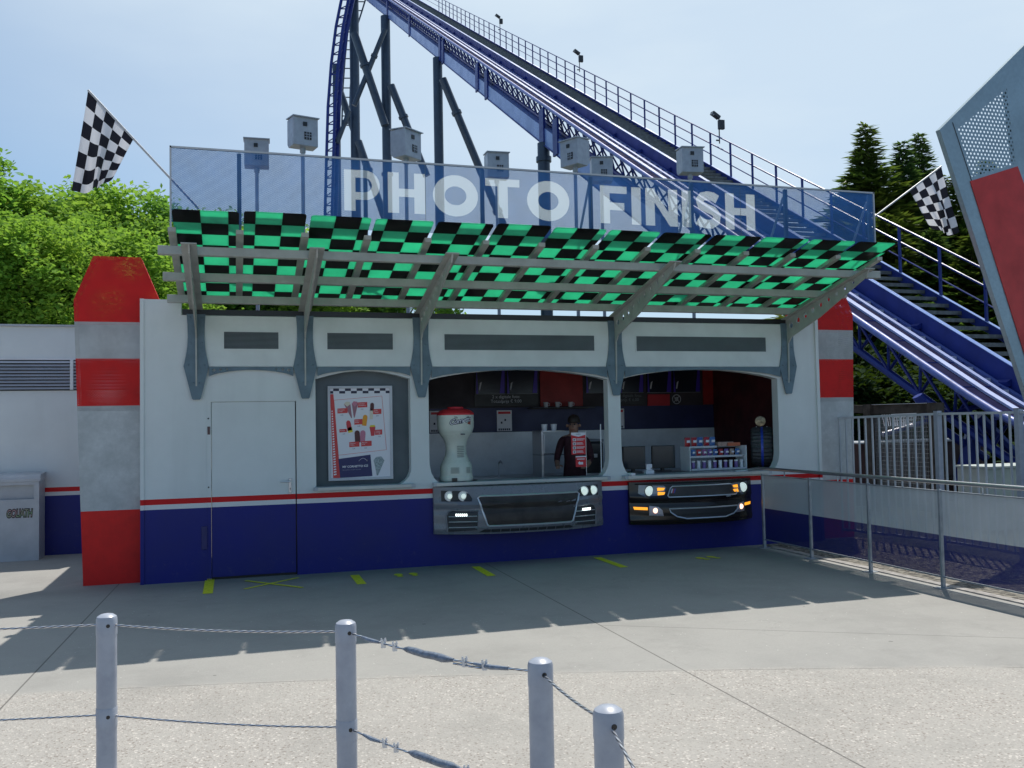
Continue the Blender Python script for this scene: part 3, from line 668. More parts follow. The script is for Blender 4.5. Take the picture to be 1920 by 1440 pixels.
# ================================================================== ANNEX
an = thing('annex_building', (-6, 5, G), 'low white annex wall with long louvre vent and blue base, behind the bin', 'building')
MB().box(-14, .0, 3.08, 3.3, G-.02, 3.235).build('wall', 'livery', an)
MB().box(-14, .0, 3.31, 7, 3.1, 3.22).build('roof', 'roof', an)
MB().box(-14, -.0, 3.04, 3.34, 3.236, 3.262).build('coping', 'light_steel', an)
v = MB().box(-14, .0, 3.062, 3.079, 2.775, 2.80).build('louvre_vent', 'white_trim', an)
mb = MB()
for i in range(9): z = 2.37+i*.045; mb.add([(-14, 3.04, z), (0, 3.04, z), (0, 3.075, z+.03), (-14, 3.075, z+.03)], [(0, 1, 2, 3)])
mb.build('slats', 'slat_white', v)
MB().box(-14, .0, 3.0745, 3.0795, 2.35, 2.774).build('vent_backing', 'dark', v)
mb = MB()
for x in (-1.17, -1.08, -4.5, -7.8): MB().box(x-.02, x+.02, 3.03, 3.074, 2.36, 2.774).build('mullion', 'white_trim', v)
pass
# litter bin
lb = thing('litter_bin', (-1.85, 2.82, G), 'pale grey litter bin with rounded hood standing against the annex wall', 'bin')
bx0, bx1, by0, by1 = -2.30, -1.497, 2.633, 3.02
prof = [(by0+.012, G), (by1, G), (by1, 1.235)] + [(by0+.09-.078*math.sin(R(a)), 1.155+.078*math.cos(R(a))) for a in (0, 20, 45, 70, 90)]
open_ = rect(-2.2, -1.56, .90, 1.09)
MB().plate([[(bx0, G), (bx1, G), (bx1, 1.13), (bx0, 1.13)], open_], XZ(by0), 0, .015).build('front_panel', 'light_steel', lb)
mb = MB(); mb.box(bx0, bx0+.015, by0+.016, by1, G, 1.15); mb.box(bx1-.015, bx1, by0+.016, by1, G, 1.15); mb.box(bx0+.016, bx1-.016, by1-.015, by1, G, 1.15)
mb.build('body', 'light_steel', lb)
hood = [(by0-.01, 1.131)] + [(by0+.06-.07*math.cos(R(a)), 1.165+.06*math.sin(R(a))) for a in (0, 30, 60, 90)] + [(by1+.01, 1.24), (by1+.01, 1.151), (by0+.02, 1.131)]
MB().plate([hood], lambda u, v, w: (w, u, v), bx0-.015, bx1+.015).build('hood', 'light_steel', lb, bevel=.01)
MB().box(-2.19, -1.57, by0+.06, by0+.075, .88, 1.12).build('flap', 'light_steel', lb)
# graffiti-like lettering
mb = MB(); add_text(mb, 'GOLIATH', .105, lambda u, v: (-1.885+u*.72, by0-.003, .675+v*1.35-.02*abs(u-.2)), bold=.010, shear=.15, space=.92)
lt = mb.build('lettering_outline', 'black', lb)
gm, t_, b_ = new_mat('green and pink lettering'); P_, x_, y_, z_ = POS(t_)
t_.links.new(MIX(t_, RAMP(t_, NOISE(t_, 12, 2), .4, .6), (.25, .40, .22), (.5, .28, .3)), b_.inputs['Base Color'])
mb = MB(); add_text(mb, 'GOLIATH', .105, lambda u, v: (-1.885+u*.72, by0-.005, .675+v*1.35-.02*abs(u-.2)), bold=-.001, shear=.15, space=.92)
mb.build('lettering', gm, lb)
# ================================================================== GROUND MARKINGS
def tape(poly, label, name='floor_tape'):
    o = MB().add([(x, y, G+.004) for x, y in poly], [tuple(range(len(poly)))]).build(name, 'yellow', loc=(poly[0][0], poly[0][1], G)); return props(o, label, 'floor tape', 'yellow tape marks on the paving')
for i, (x, y0, y1, lab) in enumerate(((.71, .13, -.86, 'short yellow tape bar on the paving at the hinge side of the door'), (2.275, -.30, -.93, 'yellow tape bar on the paving below the ice cream menu poster'),
                         (3.70, -.27, -.98, 'yellow tape bar on the paving below the left half of the grey car front'), (5.28, -.18, -1.02, 'yellow tape bar on the paving between the grey and the black car fronts'))):
    tape([(x-.05, y0), (x+.05, y0), (x+.05, y1), (x-.05, y1)], lab)
cx, cy = 1.36, -.5
for a, b in (((1.07, -.74), (1.64, -.25)), ((1.09, -.22), (1.65, -.88))): pass
def barq(a, b, w):
    d = Vector((b[0]-a[0], b[1]-a[1])).normalized(); n = Vector((-d.y, d.x))*w/2
    return [(a[0]+n.x, a[1]+n.y), (a[0]-n.x, a[1]-n.y), (b[0]-n.x, b[1]-n.y), (b[0]+n.x, b[1]+n.y)]
mb = MB()
for k, (a, b) in enumerate((((1.07, -.74), (1.66, -.22)), ((1.09, -.20), (1.66, -.90)))):
    q = barq(a, b, .045); mb.add([(x, y, G+.004+.0015*k) for x, y in q], [(0, 1, 2, 3)])
props(mb.build('floor_tape_cross', 'yellow', loc=(1.36, -.5, G)), 'yellow tape cross on the paving in front of the door', 'floor tape', 'yellow tape marks on the paving')
def feet(x, y, rot, label):
    mb = MB()
    for s in (-1, 1):
        cxx, cyy = x+s*.085*math.cos(rot), y+s*.085*math.sin(rot)
        for (dx_, dy_, rx, ry) in ((0, .05, .05, .075), (0, -.07, .036, .04)):
            pts = []
            for i in range(14):
                a = 2*PI*i/14; u, v = dx_+rx*math.cos(a), dy_+ry*math.sin(a)
                pts.append((cxx+u*math.cos(rot)-v*math.sin(rot), cyy+u*math.sin(rot)+v*math.cos(rot), G+.004+(.0015 if dy_ < 0 else 0)))
            mb.add(pts, [tuple(range(14))])
    props(mb.build('footprint_marking', 'yellow', loc=(x, y, G)), label, 'floor marking', 'yellow footprint markings')
feet(2.83, -.53, 0, 'pair of yellow footprints on the paving left of the grey car front')
feet(6.50, -.78, R(12), 'pair of yellow footprints on the paving below the black car front')
# ================================================================== CAMERA BOXES ON THE ROOF
def cam_box(x, y, ztop, yaw, label):
    t = thing('camera_box', (x, y, 3.066), label, 'camera box', 'grey camera boxes on poles above the roof')
    w, h, dpt = .155, .375, .25; z0 = ztop-h
    def q(p):  # rotate about pole
        c, s = math.cos(yaw), math.sin(yaw); return (x+p[0]*c-p[1]*s, y+p[0]*s+p[1]*c, p[2])
    mb = MB()
    side = [(-dpt/2, z0+.0), (dpt/2-.05, z0), (dpt/2, z0+.05), (dpt/2, ztop-.02), (-dpt/2, ztop-.02)]
    mb.plate([side], lambda u, v, k: q((k, u, v)), -w, w)
    mb.build('housing', 'post', t, bevel=.006)
    mb = MB(); mb.add([q(p) for p in [(-w-.012, -dpt/2-.03, ztop-.03), (w+.012, -dpt/2-.03, ztop-.03), (w+.012, dpt/2+.01, ztop-.004), (-w-.012, dpt/2+.01, ztop-.004),
                       (-w-.012, -dpt/2-.03, ztop-.018), (w+.012, -dpt/2-.03, ztop-.018), (w+.012, dpt/2+.01, ztop+.008), (-w-.012, dpt/2+.01, ztop+.008)]],
                      [(3, 2, 1, 0), (4, 5, 6, 7), (0, 1, 5, 4), (1, 2, 6, 5), (2, 3, 7, 6), (3, 0, 4, 7)]); mb.build('lid', 'post', t)
    def bx(a, b, c, d, e, f): m = MB(); m.box(a, b, c, d, e, f); m.v = [Vector(q(p)) for p in m.v]; return m
    yf = -dpt/2
    bx(-.035, .015, yf-.012, yf-.001, ztop-.135, ztop-.085).build('lens_window', 'black', t)
    g = bx(-.02, .07, yf-.006, yf-.001, ztop-.30, ztop-.205).build('vent_grid', 'black', t)
    m = MB()
    for i in (1, 2):
        for a in (0, 1):
            mm = bx(-.02+.03*i-.003, -.02+.03*i+.003, yf-.010, yf-.0065, ztop-.30, ztop-.205) if a == 0 else bx(-.02, .07, yf-.0135, yf-.0105, ztop-.30+.032*i-.003, ztop-.30+.032*i+.003)
            m.add(mm.v, mm.f)
    m.build('grid_bars', 'post', g)
    mb = MB(); mb.tube((x, y, 3.066), (x, y, z0), .024); mb.build('pole', 'post', t, smooth=True)
    mb = MB(); mb.tube((x, y, z0-.06), (x, y, z0), .036); mb.build('pole_collar', 'post', t, smooth=True)
for a in ((1.81, .6, 5.605, R(14), 'grey camera box standing highest above the left part of the blue sign'), (3.10, .6, 5.55, R(38), 'grey camera box turned sideways, above the letter H of PHOTO'),
          (5.41, .6, 5.60, R(-62), 'grey camera box turned to the right, above the gap before FINISH'), (7.14, .6, 5.61, R(-8), 'grey camera box above the letter S, nearest the right end of the sign'),
          (1.283, 1.5, 5.573, R(-2), 'grey camera box with its lower half behind the left end of the blue sign'), (4.565, 1.5, 5.623, R(-4), 'small grey camera box above the letter T of PHOTO'),
          (6.17, 1.5, 5.663, R(-16), 'small grey camera box above the letter F of FINISH')): cam_box(*a)
# ================================================================== FLAGS
def flag(p_in, p_mid, p_tip, Hh, low_h, low_t, label, side):
    t = thing('checkered_flag', p_mid, label, 'flag', 'black and white checkered flags at the sign ends')
    MB().path([p_in, p_tip], .011, 8).build('flag_pole', 'light_steel', t, smooth=True)
    H, T = Vector(Hh), Vector(p_tip); LH, LT = Vector(low_h), Vector(low_t)
    def fn(a, b):
        base = H.lerp(T, a); e = LH.lerp(LT, a**1.0)
        d = e-base; p = base + d*b
        # drape: the tip side folds over the front with a crease
        k = math.exp(-((a-.55)/.13)**2)*min(1, b*1.6)
        p.y += -.10*k + .05*math.sin(a*9+b*2)*b + .02*math.sin(a*21)*b
        p.x += side*.05*k*b
        p.z += -.03*k*math.sin(b*5) - .07*math.sin(PI*a)*b*b
        return p
    MB().grid(fn, 40, 40, uv=lambda a, b: (a*5, b*6.6)).build('flag_cloth', 'flag', t, smooth=True)
flag((.66, -1.45, 3.94), (.40, -1.45, 4.23), (-.334, -1.45, 5.03), (.066, -1.45, 4.585), (-.125, -1.45, 4.20), (-.47, -1.45, 4.05), 'checkered flag drooping from a pole at the left end of the sign', 1)
flag((8.48, -1.45, 4.20), (8.5, -1.45, 4.21), (9.587, -1.45, 4.94), (9.08, -1.45, 4.60), (9.42, -1.45, 4.16), (9.80, -1.45, 4.10), 'checkered flag drooping from a pole at the right end of the sign', -1)
# ================================================================== CAR FRONTS
def emis(name, col, s):
    m, t, b = new_mat(name); b.inputs['Base Color'].default_value = (*col, 1); b.inputs['Emission Color'].default_value = (*col, 1)
    b.inputs['Emission Strength'].default_value = s; b.inputs['Roughness'].default_value = .15; return m
M['lamp_white'] = emis('lit headlight', (.75, .88, .82), .55); M['lamp_led'] = emis('lit led strip', (.9, 1, .95), 2.5)
M['lamp_glow'] = emis('headlight reflector', (.45, .52, .52), .25); M['lamp_amber'] = emis('lit amber lamp', (.9, .35, .02), 1.3)
M['car_grey'] = mat('grey car paint', (.20, .205, .225), .3, .15, var=.05, scale=8)
M['car_black'] = mat('black car paint', (.012, .009, .009), .14, .1, var=0)
M['grille'] = mat('brown black mesh', (.045, .035, .03), .5, var=.25, scale=6)
class Car:
    def __init__(s, x0, x1, z0, z1, D, name, label, m):
        s.x0, s.x1, s.z0, s.z1, s.D = x0, x1, z0, z1, D*1.25
        s.t = thing(name, ((x0+x1)/2, -.1, z0), label, 'car front', 'car fronts mounted below the serving hatches')
        def fn(a, b): return s.P(x0+(x1-x0)*a, z0+(z1-z0)*b)
        mb = MB(); nu, nv = 48, 16
        mb.grid(fn, nu, nv)
        # close the sides, top and bottom back to the wall
        for a in (0, 1): mb.grid(lambda u, v, a=a: Vector((fn(a, v).x, fn(a, v).y*(1-u)-.002*u, fn(a, v).z)), 4, nv)
        for b in (0, 1): mb.grid(lambda u, v, b=b: Vector((fn(u, b).x, fn(u, b).y*(1-v)-.002*v, fn(u, b).z)), nu, 4)
        s.body = mb.build('body', m, s.t, smooth=True)
    def P(s, x, z, off=0):
        c = (x-(s.x0+s.x1)/2)/((s.x1-s.x0)/2); c = max(-1, min(1, c)); b = (z-s.z0)/(s.z1-s.z0)
        y = .05+(s.D-.05)*(1-abs(c)**3.6)*(1-.30*c*c)
        y *= (1-.28*max(0, b-.35)**1.3) * (1 - .12*max(0, .25-b)*4)
        y += .016*math.exp(-((b-.64)/.05)**2) + .022*math.exp(-((b-.09)/.07)**2) - .012*math.exp(-((b-.52)/.05)**2)
        return Vector((x, -y-off, z))
    def mir(s, x): return s.x0+s.x1-x
    def patch(s, name, pts, m, off=.006, parent=None, side=.012):   # outline loop in (x,z), finely filled
        P = [Vector(p) for p in pts]; cx_ = sum(p[0] for p in pts)/len(pts); cz_ = sum(p[1] for p in pts)/len(pts)
        dense = []
        for i, p in enumerate(P):
            q = P[(i+1) % len(P)]; n = max(1, int((q-p).length/.04))
            dense += [p.lerp(q, k/n) for k in range(n)]
        mb = MB(); n = len(dense); R_ = 6; vs = []
        for k in range(R_, 0, -1):
            f = k/R_; vs += [s.P(cx_+(p.x-cx_)*f, cz_+(p.y-cz_)*f, off) for p in dense]
        vs.append(s.P(cx_, cz_, off)); fs = []
        for k in range(R_-1):
            for i in range(n): j = (i+1) % n; fs.append((k*n+i, k*n+j, (k+1)*n+j, (k+1)*n+i))
        for i in range(n): fs.append(((R_-1)*n+i, (R_-1)*n+(i+1) % n, R_*n))
        mb.add(vs, fs); mb.add([s.P(p.x, p.y, off) for p in dense]+[s.P(p.x, p.y, off-side) for p in dense], [(i, (i+1) % n, n+(i+1) % n, n+i) for i in range(n)])
        return mb.build(name, m, parent or s.t)
    def line(s, name, pts, r, m='chrome', closed=True, off=.006, parent=None):
        P = [Vector(p) for p in pts]; d = []
        for i in range(len(P) if closed else len(P)-1):
            q = P[(i+1) % len(P)]; n = max(1, int((q-P[i]).length/.04)); d += [P[i].lerp(q, k/n) for k in range(n)]
        if not closed: d.append(P[-1])
        return MB().path([s.P(p.x, p.y, off) for p in d], r, 6, closed=closed).build(name, m, parent or s.t, smooth=True)
    def lamp(s, x, z, r, m, parent, off=.012, bez='chrome'):
        c = s.P(x, z, off)
        o = MB().lathe([(r*.2, -.012), (r*.7, -.009), (r, 0), (r, .02)], c, 20, 'y').build('lens', m, parent, smooth=True)
        MB().path([c+Vector((r*1.06*math.cos(2*PI*k/20), -.002, r*1.06*math.sin(2*PI*k/20))) for k in range(20)], .006, 6, closed=True).build('lens_ring', bez, parent, smooth=True)
g = Car(3.255, 5.425, .478, 1.035, .30, 'car_front_display', 'grey car front with wide mesh grille mounted below the middle serving hatch', 'car_grey')
cg = 4.34
gr = [(3.765, .925), (5.005, .925), (5.03, .905), (4.925, .585), (4.90, .572), (3.86, .572), (3.835, .59), (3.74, .905)]
gg = g.patch('grille', gr, 'grille', .005); g.line('grille_surround', gr, .011, parent=gg)
def fx(c, s_, pts): return [(p[0] if s_ < 0 else c.mir(p[0]), p[1]) for p in pts]
for sd in (-1, 1):
    hb = g.patch('headlight', fx(g, sd, [(3.335, .995), (3.56, .990), (3.64, .955), (3.675, .90), (3.665, .868), (3.335, .868)]), 'black', .007)
    for x in (3.425, 3.575):
        g.lamp(x if sd < 0 else g.mir(x), .932, .055, 'lamp_white' if sd > 0 else 'lamp_glow', hb)
        c = g.P(x if sd < 0 else g.mir(x), .93, .026); MB().lathe([(.024, -.01), (.03, 0)], c, 14, 'y').build('bulb', 'lamp_white', hb, smooth=True)
    fb = g.patch('lower_intake', fx(g, sd, [(3.40, .735), (3.45, .755), (3.735, .745), (3.72, .53), (3.39, .51)]), 'dark', .004)
    g.line('intake_edge', fx(g, sd, [(3.395, .51), (3.385, .70), (3.41, .745), (3.46, .765), (3.74, .755)]), .009, 'car_grey', closed=False, off=.008, parent=fb)
    for k, z in enumerate((.688, .625, .56)): g.line('chrome_blade', fx(g, sd, [(3.41, z), (3.72, z+.006)]), .006, closed=False, off=.010, parent=fb)
    for k in range(6):
        x = 3.49+.022*k; c = g.P(x if sd < 0 else g.mir(x), .71, .012)
        MB().box(c.x-.008, c.x+.008, c.y-.006, c.y+.002, c.z-.013, c.z+.013).build('led', 'lamp_led', fb)
li = g.patch('lip_intake', [(3.80, .535), (4.88, .535), (4.94, .50), (3.74, .50)], 'dark', .004)
for k in range(9): x = 3.88+.115*k; g.line('lip_fin', [(x, .502), (x, .534)], .004, 'car_grey', closed=False, off=.007, parent=li)
g.line('bumper_lip', [(3.28, .487), (5.40, .487)], .010, 'car_grey', closed=False, off=.004); g.line('bumper_crease', [(3.70, .552), (4.98, .552)], .008, 'car_grey', closed=False, off=.004)
b = Car(5.80, 7.565, .462, 1.0, .27, 'car_front_display', 'glossy black car front with amber indicators mounted below the right hand serving hatch', 'car_black')
ug = [(6.295, .945), (7.14, .945), (7.185, .925), (7.225, .825), (7.20, .812), (6.235, .812), (6.225, .83), (6.27, .925)]
u = b.patch('upper_grille', ug, 'grille', .005); b.line('grille_surround', ug, .008, parent=u)
lg = [(6.235, .665), (7.245, .665), (7.235, .63), (7.16, .57), (7.02, .535), (6.46, .535), (6.33, .565), (6.25, .62)]
l = b.patch('lower_grille', lg, 'dark', .005); b.line('grille_surround', lg, .009, parent=l)
b.line('bonnet_edge', [(5.86, .975), (6.2, .985), (7.2, .985), (7.50, .975)], .008, 'car_black', closed=False, off=.006)
b.patch('badge', [(7.03, .80), (7.10, .805), (7.12, .79), (7.05, .785)], 'chrome', .008)
for k, cc in enumerate(((.5, .5, .6), (.4, .02, .03), (.05, .06, .3))):
    b.patch('grille_bar_badge', [(6.265+.018*k, .86), (6.28+.018*k, .86), (6.30+.018*k, .915), (6.285+.018*k, .915)], mat('badge stripe', cc, .3, var=0), .010, parent=u)
for sd in (-1, 1):
    hb = b.patch('headlight', fx(b, sd, [(5.90, .965), (6.19, .955), (6.215, .93), (6.17, .835), (5.96, .82), (5.89, .86)]), mat('silver reflector bowl', (.25, .26, .28), .25, .6, var=.1), .006)
    b.lamp(6.015 if sd < 0 else b.mir(6.015), .89, .066, 'lamp_white', hb, .014, 'black')
    for z in (.912, .858): b.patch('indicator', fx(b, sd, [(6.105, z-.02), (6.18, z-.014), (6.195, z+.016), (6.11, z+.02)]), 'lamp_amber', .014, parent=hb)
    b.patch('side_marker', fx(b, sd, [(5.835, .69), (5.985, .685), (5.985, .65), (5.845, .655)]), 'lamp_amber', .006)
    fb = b.patch('fog_light', fx(b, sd, [(6.005, .705), (6.105, .69), (6.15, .65), (6.165, .575), (6.0, .582)]), mat('fog lamp bowl', (.42, .40, .45), .3, .4, var=.1), .006)
    c = b.P(6.07 if sd < 0 else b.mir(6.07), .645, .012); MB().lathe([(.012, -.01), (.03, -.004), (.034, .004)], c, 12, 'y').build('bulb', emis('warm bulb', (1, .6, .45), 2.2), fb, smooth=True)
b.line('bumper_lip', [(5.82, .475), (7.545, .475)], .008, 'car_black', closed=False, off=.003); b.line('bumper_crease', [(5.82, .745), (7.545, .745)], .010, 'car_black', closed=False, off=.003)
# ================================================================== POSTER
po = thing('menu_poster', (2.375, .12, 1.17), 'framed white ice cream menu poster with checkered top, in the grey recess', 'poster')
fx0, fx1, fz0, fz1 = 2.035, 2.80, 1.145, 2.262
MB().plate([rect(fx0, fx1, fz0, fz1), rect(fx0+.03, fx1-.03, fz0+.03, fz1-.03)], XZ(.10), 0, .035).build('frame', 'slat_white', po, bevel=.004)
MB().box(fx0+.03, fx1-.03, .118, .14, fz0+.03, fz1-.03).build('sheet', 'paper', po)
X = lambda px, py: (fx0+.03+(px-215)/(895-215)*(fx1-fx0-.06), .116, fz1-.03-(py-180)/(1140-180)*(fz1-fz0-.06))
def pp(name, pts, m, d=0, par=po): return MB().add([(X(*p)[0], .1165-d, X(*p)[2]) for p in pts], [tuple(range(len(pts)))]).build(name, m, par)
mb = MB()
for i in range(5):
    for (a0, b0) in ((250+133*i, 180), (318+133*i, 207)):
        a1 = min(a0+66, 893); q = [(a0, b0), (a1, b0), (a1, b0+27), (a0, b0+27)]; mb.add([(X(*p)[0], .1165, X(*p)[2]) for p in q], [(0, 1, 2, 3)])
q = [(215, 207), (250, 207), (250, 234), (215, 234)]; mb.add([(X(*p)[0], .1165, X(*p)[2]) for p in q], [(0, 1, 2, 3)])
mb.build('checker_border', 'ink', po)
mr = mat('poster red', (.62, .05, .05), .5, var=0)
pp('red_margin', [(215, 240), (252, 240), (322, 1138), (240, 1138)], mr)
mb = MB()
for i in range(26):
    z = 420+i*27; x = 222+(z-240)*.028; q = [(x, z), (x+12+i*.7, z-6), (x+16+i*.7, z+8), (x+4, z+14)]; mb.add([(X(*p)[0], .1158, X(*p)[2]) for p in q], [(0, 1, 2, 3)])
mb.build('margin_flecks', 'paper', po)
mb = MB()
fr = [(258, 305), (805, 265), (850, 850), (300, 895)]
for i in range(4):
    a, c = Vector(X(*fr[i])), Vector(X(*fr[(i+1) % 4])); mb.bar((a.x, .1166, a.z), (c.x, .1166, c.z), .0035, .001, up=(0, 1, 0))
mb.build('red_frame_line', mr, po)
def lolly(name, cx_, cz_, w, h, m, rot=0, tip=1):
    pts = [(-w, -h*.5), (w, -h*.5)] + [(w*math.cos(R(a)), h*.35+w*tip*math.sin(R(a))) for a in range(0, 181, 30)]
    c, s_ = math.cos(rot), math.sin(rot)
    return pp(name, [(cx_+p[0]*c+p[1]*s_, cz_-(-p[0]*s_+p[1]*c)) for p in pts], m, .001)
cols = dict(choc=(.10, .03, .03), pink=(.55, .2, .28), orange=(.8, .33, .03), red=(.6, .05, .06), yel=(.75, .6, .05), cream=(.7, .62, .5), cone=(.35, .16, .2))
CM = {k: mat('print '+k, v, .6, var=0) for k, v in cols.items()}
pp('cone_picture', [(370, 350), (395, 322), (435, 325), (445, 360), (460, 500), (450, 500)], CM['cone'], .001)
pp('cone_picture', [(368, 345), (395, 322), (438, 326), (442, 350), (405, 375)], CM['cream'], .0015)
pp('cone_picture', [(458, 345), (480, 318), (520, 325), (528, 345), (490, 495), (480, 495)], CM['cone'], .001)
pp('cone_picture', [(460, 345), (480, 318), (518, 325), (526, 345), (490, 380)], CM['pink'], .0015)
lolly('lolly_picture', 690, 385, 22, 75, CM['choc'], .05); lolly('lolly_picture', 682, 460, 18, 110, CM['cream'], .08)
lolly('lolly_picture', 604, 530, 26, 110, CM['orange'], .15); lolly('lolly_picture', 425, 590, 26, 90, CM['red'], -.2, 1.4); lolly('lolly_picture', 436, 625, 26, 60, CM['yel'], -.2, .3)
lolly('lolly_picture', 518, 705, 30, 120, CM['choc'], -.05); lolly('lolly_picture', 578, 705, 30, 120, CM['pink'], .08)
pp('cup_picture', [(658, 600), (725, 595), (712, 695), (675, 697)], CM['red'], .001); pp('cup_picture', [(658, 600), (668, 580), (715, 578), (725, 597)], CM['yel'], .0015)
for (x0, z0, x1, z1, tx) in ((295, 395, 410, 448, 'Cornetto\nClassic'), (525, 332, 635, 388, 'Cornetto\nStrawberry'), (700, 408, 797, 462, 'Jumbo\nTwister'), (485, 515, 578, 572, 'Solero\nExotic'), (315, 618, 398, 652, 'Rocket'), (720, 632, 803, 687, 'Calippo\nOrange'), (425, 758, 540, 812, 'Magnum\nClassic'), (560, 752, 680, 808, 'Magnum\nRuby')):
    tg = pp('price_tag', [(x0, z0), (x1, z0-4), (x1, z1-4), (x0, z1)], mr, .0012)
    mb = MB(); w = X(x1, 0)[0]-X(x0, 0)[0]; add_text(mb, tx, .019, lambda u, v: (X(x0+8, z0)[0]+u, .1146, X(x0, z0+20)[2]+v)); mb.build('tag_text', 'paper', tg)
    mb = MB(); add_text(mb, '2,50', .018, lambda u, v: (X(x0+35, z0)[0]+u, .1162, X(x0, z1+22)[2]+v)); mb.build('price_text', 'ink', tg)
bl = pp('navy_block', [(300, 935), (665, 898), (685, 1130), (318, 1138)], 'navy', .0005)
mb = MB(); add_text(mb, 'MY CORNETTO ICE', .034, lambda u, v: (X(345, 0)[0]+u, .1145, X(0, 1032)[2]+v+u*.02), bold=.0008); mb.build('block_title', 'paper', bl)
mb = MB(); add_text(mb, 'Personaliseer je eigen Cornetto', .017, lambda u, v: (X(345, 0)[0]+u, .1145, X(0, 1060)[2]+v+u*.02)); mb.build('block_text', mat('dim print', (.3, .3, .4), .6, var=0), bl)
mb = MB(); mb.path([(X(530+8*i, 0)[0], .1145, X(0, 965-30*math.sin(PI*i/12))[2]) for i in range(13)], .002, 5); 
mb.add([X(612, 960), X(636, 975), X(630, 945)], [(0, 1, 2)]); mb.build('arrow', 'paper', bl)
cone = pp('cone_sketch', [(700, 960), (730, 925), (790, 920), (825, 965), (750, 1125), (735, 1125)], mat('sketch grey', (.42, .50, .52), .6, var=.3, scale=60), .001)
# ================================================================== ICE CREAM DISPENSER
ic = thing('ice_cream_cabinet', (3.59, .17, 1.09), 'cream goblet shaped ice cream cabinet with red lid standing on the hatch counter', 'ice cream cabinet')
cc = (3.59, .17, 0)
MC = mat('cream plastic', (.62, .66, .58), .3, var=.04, scale=4)
MB().lathe([(.205, 1.095), (.21, 1.13), (.20, 1.16)], cc, 36).build('foot', MC, ic, smooth=True)
MB().lathe([(.198, 1.16), (.196, 1.27), (.175, 1.32), (.135, 1.40), (.125, 1.48), (.135, 1.56), (.165, 1.62), (.198, 1.665), (.212, 1.70)], cc, 36).build('pedestal', MC, ic, smooth=True)
bowl = MB().lathe([(.213, 1.701), (.226, 1.75), (.228, 1.895)], cc, 36).build('bowl', MC, ic, smooth=True)
MB().lathe([(.230, 1.896), (.229, 1.915), (.20, 1.945), (.15, 1.968), (.10, 1.975), (.095, 1.995), (.02, 2.0)], cc, 36).build('lid', 'flyer_red', ic, smooth=True)
def on_cyl(u, v, r=.230, a0=0): a = -PI/2+a0+u/r; return (cc[0]+r*math.cos(a), cc[1]+r*math.sin(a), v)
A0_ = .33*0 - .07
mb = MB(); add_text(mb, 'Cornetto', .088, lambda u, v: on_cyl(u-.115, 1.775+v+u*.16, .2300, A0_), bold=.008, shear=.3, space=.85); mb.build('logo_outline', 'ink', bowl)
mb = MB(); add_text(mb, 'Cornetto', .088, lambda u, v: on_cyl(u-.115, 1.775+v+u*.16, .2315, A0_), bold=.0, shear=.3, space=.85); mb.build('logo', 'paper', bowl)
mb = MB(); add_text(mb, 'My', .034, lambda u, v: on_cyl(u-.05, 1.855+v, .2315, A0_)); mb.build('logo_small_word', 'ink', bowl)
mb = MB(); mb.add([on_cyl(.10, 1.785, .2312), on_cyl(.155, 1.775, .2312), on_cyl(.165, 1.87, .2312)], [(0, 1, 2)]); mb.build('cone_emblem', mat('emblem red brown', (.4, .08, .05), .5, var=.2), bowl)
mb = MB(); mb.box(3.60, 3.655, -.048, -.045, 1.655, 1.668); mb.build('small_label', 'ink', ic)
vg = mat('grey vent', (.25, .28, .26), .5, var=0)
for (x0, x1, z0, z1, r) in ((-.02, .075, 1.36, 1.53, .143), (-.115, -.01, 1.19, 1.265, .201), (.085, .16, 1.19, 1.265, .201)):
    mb = MB(); n = 8
    for i in range(n):
        z = z0+(z1-z0)*i/n; dz = (z1-z0)/n*.5
        vs = []; fs = []
        for k in range(5):
            u_ = x0+(x1-x0)*k/4; p = on_cyl(u_, z, r+.003); vs += [p, (p[0], p[1], z+dz)]
        fs = [(2*k, 2*k+2, 2*k+3, 2*k+1) for k in range(4)]; mb.add(vs, fs)
    mb.build('vent_slots', vg, ic)
MB().box(3.49, 3.55, -.05, .0, 1.097, 1.135).build('drain_tray', 'black', ic)
MB().lathe([(.24, 1.089), (.24, 1.094)], (3.62, .20, 0), 30).build('base_tray', 'black', ic)
# ================================================================== INTERIOR THINGS
MS = mat('screen with dark picture', (.012, .016, .03), .25, var=0)
MP = mat('violet frame', (.05, .02, .35), .4, var=0)
def screen(x0, x1, label):
    t = thing('price_screen', ((x0+x1)/2, 2.52, 2.22), label, 'screen', 'dark picture screens above the back wall')
    z0, z1 = 2.235, 2.62
    MB().box(x0, x1, 2.515, 2.54, z0, z1).build('screen_panel', MS, t)
    mb = MB(); mb.add([(x1-.085, 2.510, z0+.005), (x1-.01, 2.510, z0+.005), (x1-.0, 2.510, z1), (x1-.04, 2.510, z1)], [(0, 1, 2, 3)]); mb.build('violet_streak', MP, t)
    mb = MB(); mb.add([(x0+.01, 2.510, z0), (x0+.045, 2.510, z0), (x0+.02, 2.510, z1)], [(0, 1, 2)]); mb.build('violet_corner', MP, t)
    mb = MB(); mb.add([(x0+.05, 2.508, z0+.06), (x0+.07, 2.508, z0+.05), (x0+.10, 2.508, z0+.18), (x0+.07, 2.508, z0+.16)], [(0, 1, 2, 3)]); mb.build('highlight', 'slat_white', t)
    MB().box(x0+.0, x1, 2.505, 2.514, z0-.008, z0-.001).build('screen_edge', 'vent', t)
xs = ((4.465, 4.93, 'dark picture screen, leftmost above the back wall'), (4.955, 5.455, 'dark picture screen directly left of the red wall panel'), (6.25, 6.66, 'dark picture screen seen left of the brickless pier between the hatches'),
      (6.82, 7.24, 'dark picture screen just right of the white pier between the hatches'), (7.30, 7.73, 'dark picture screen above the small red board'), (7.76, 8.25, 'dark picture screen above the round no entry emblem'))
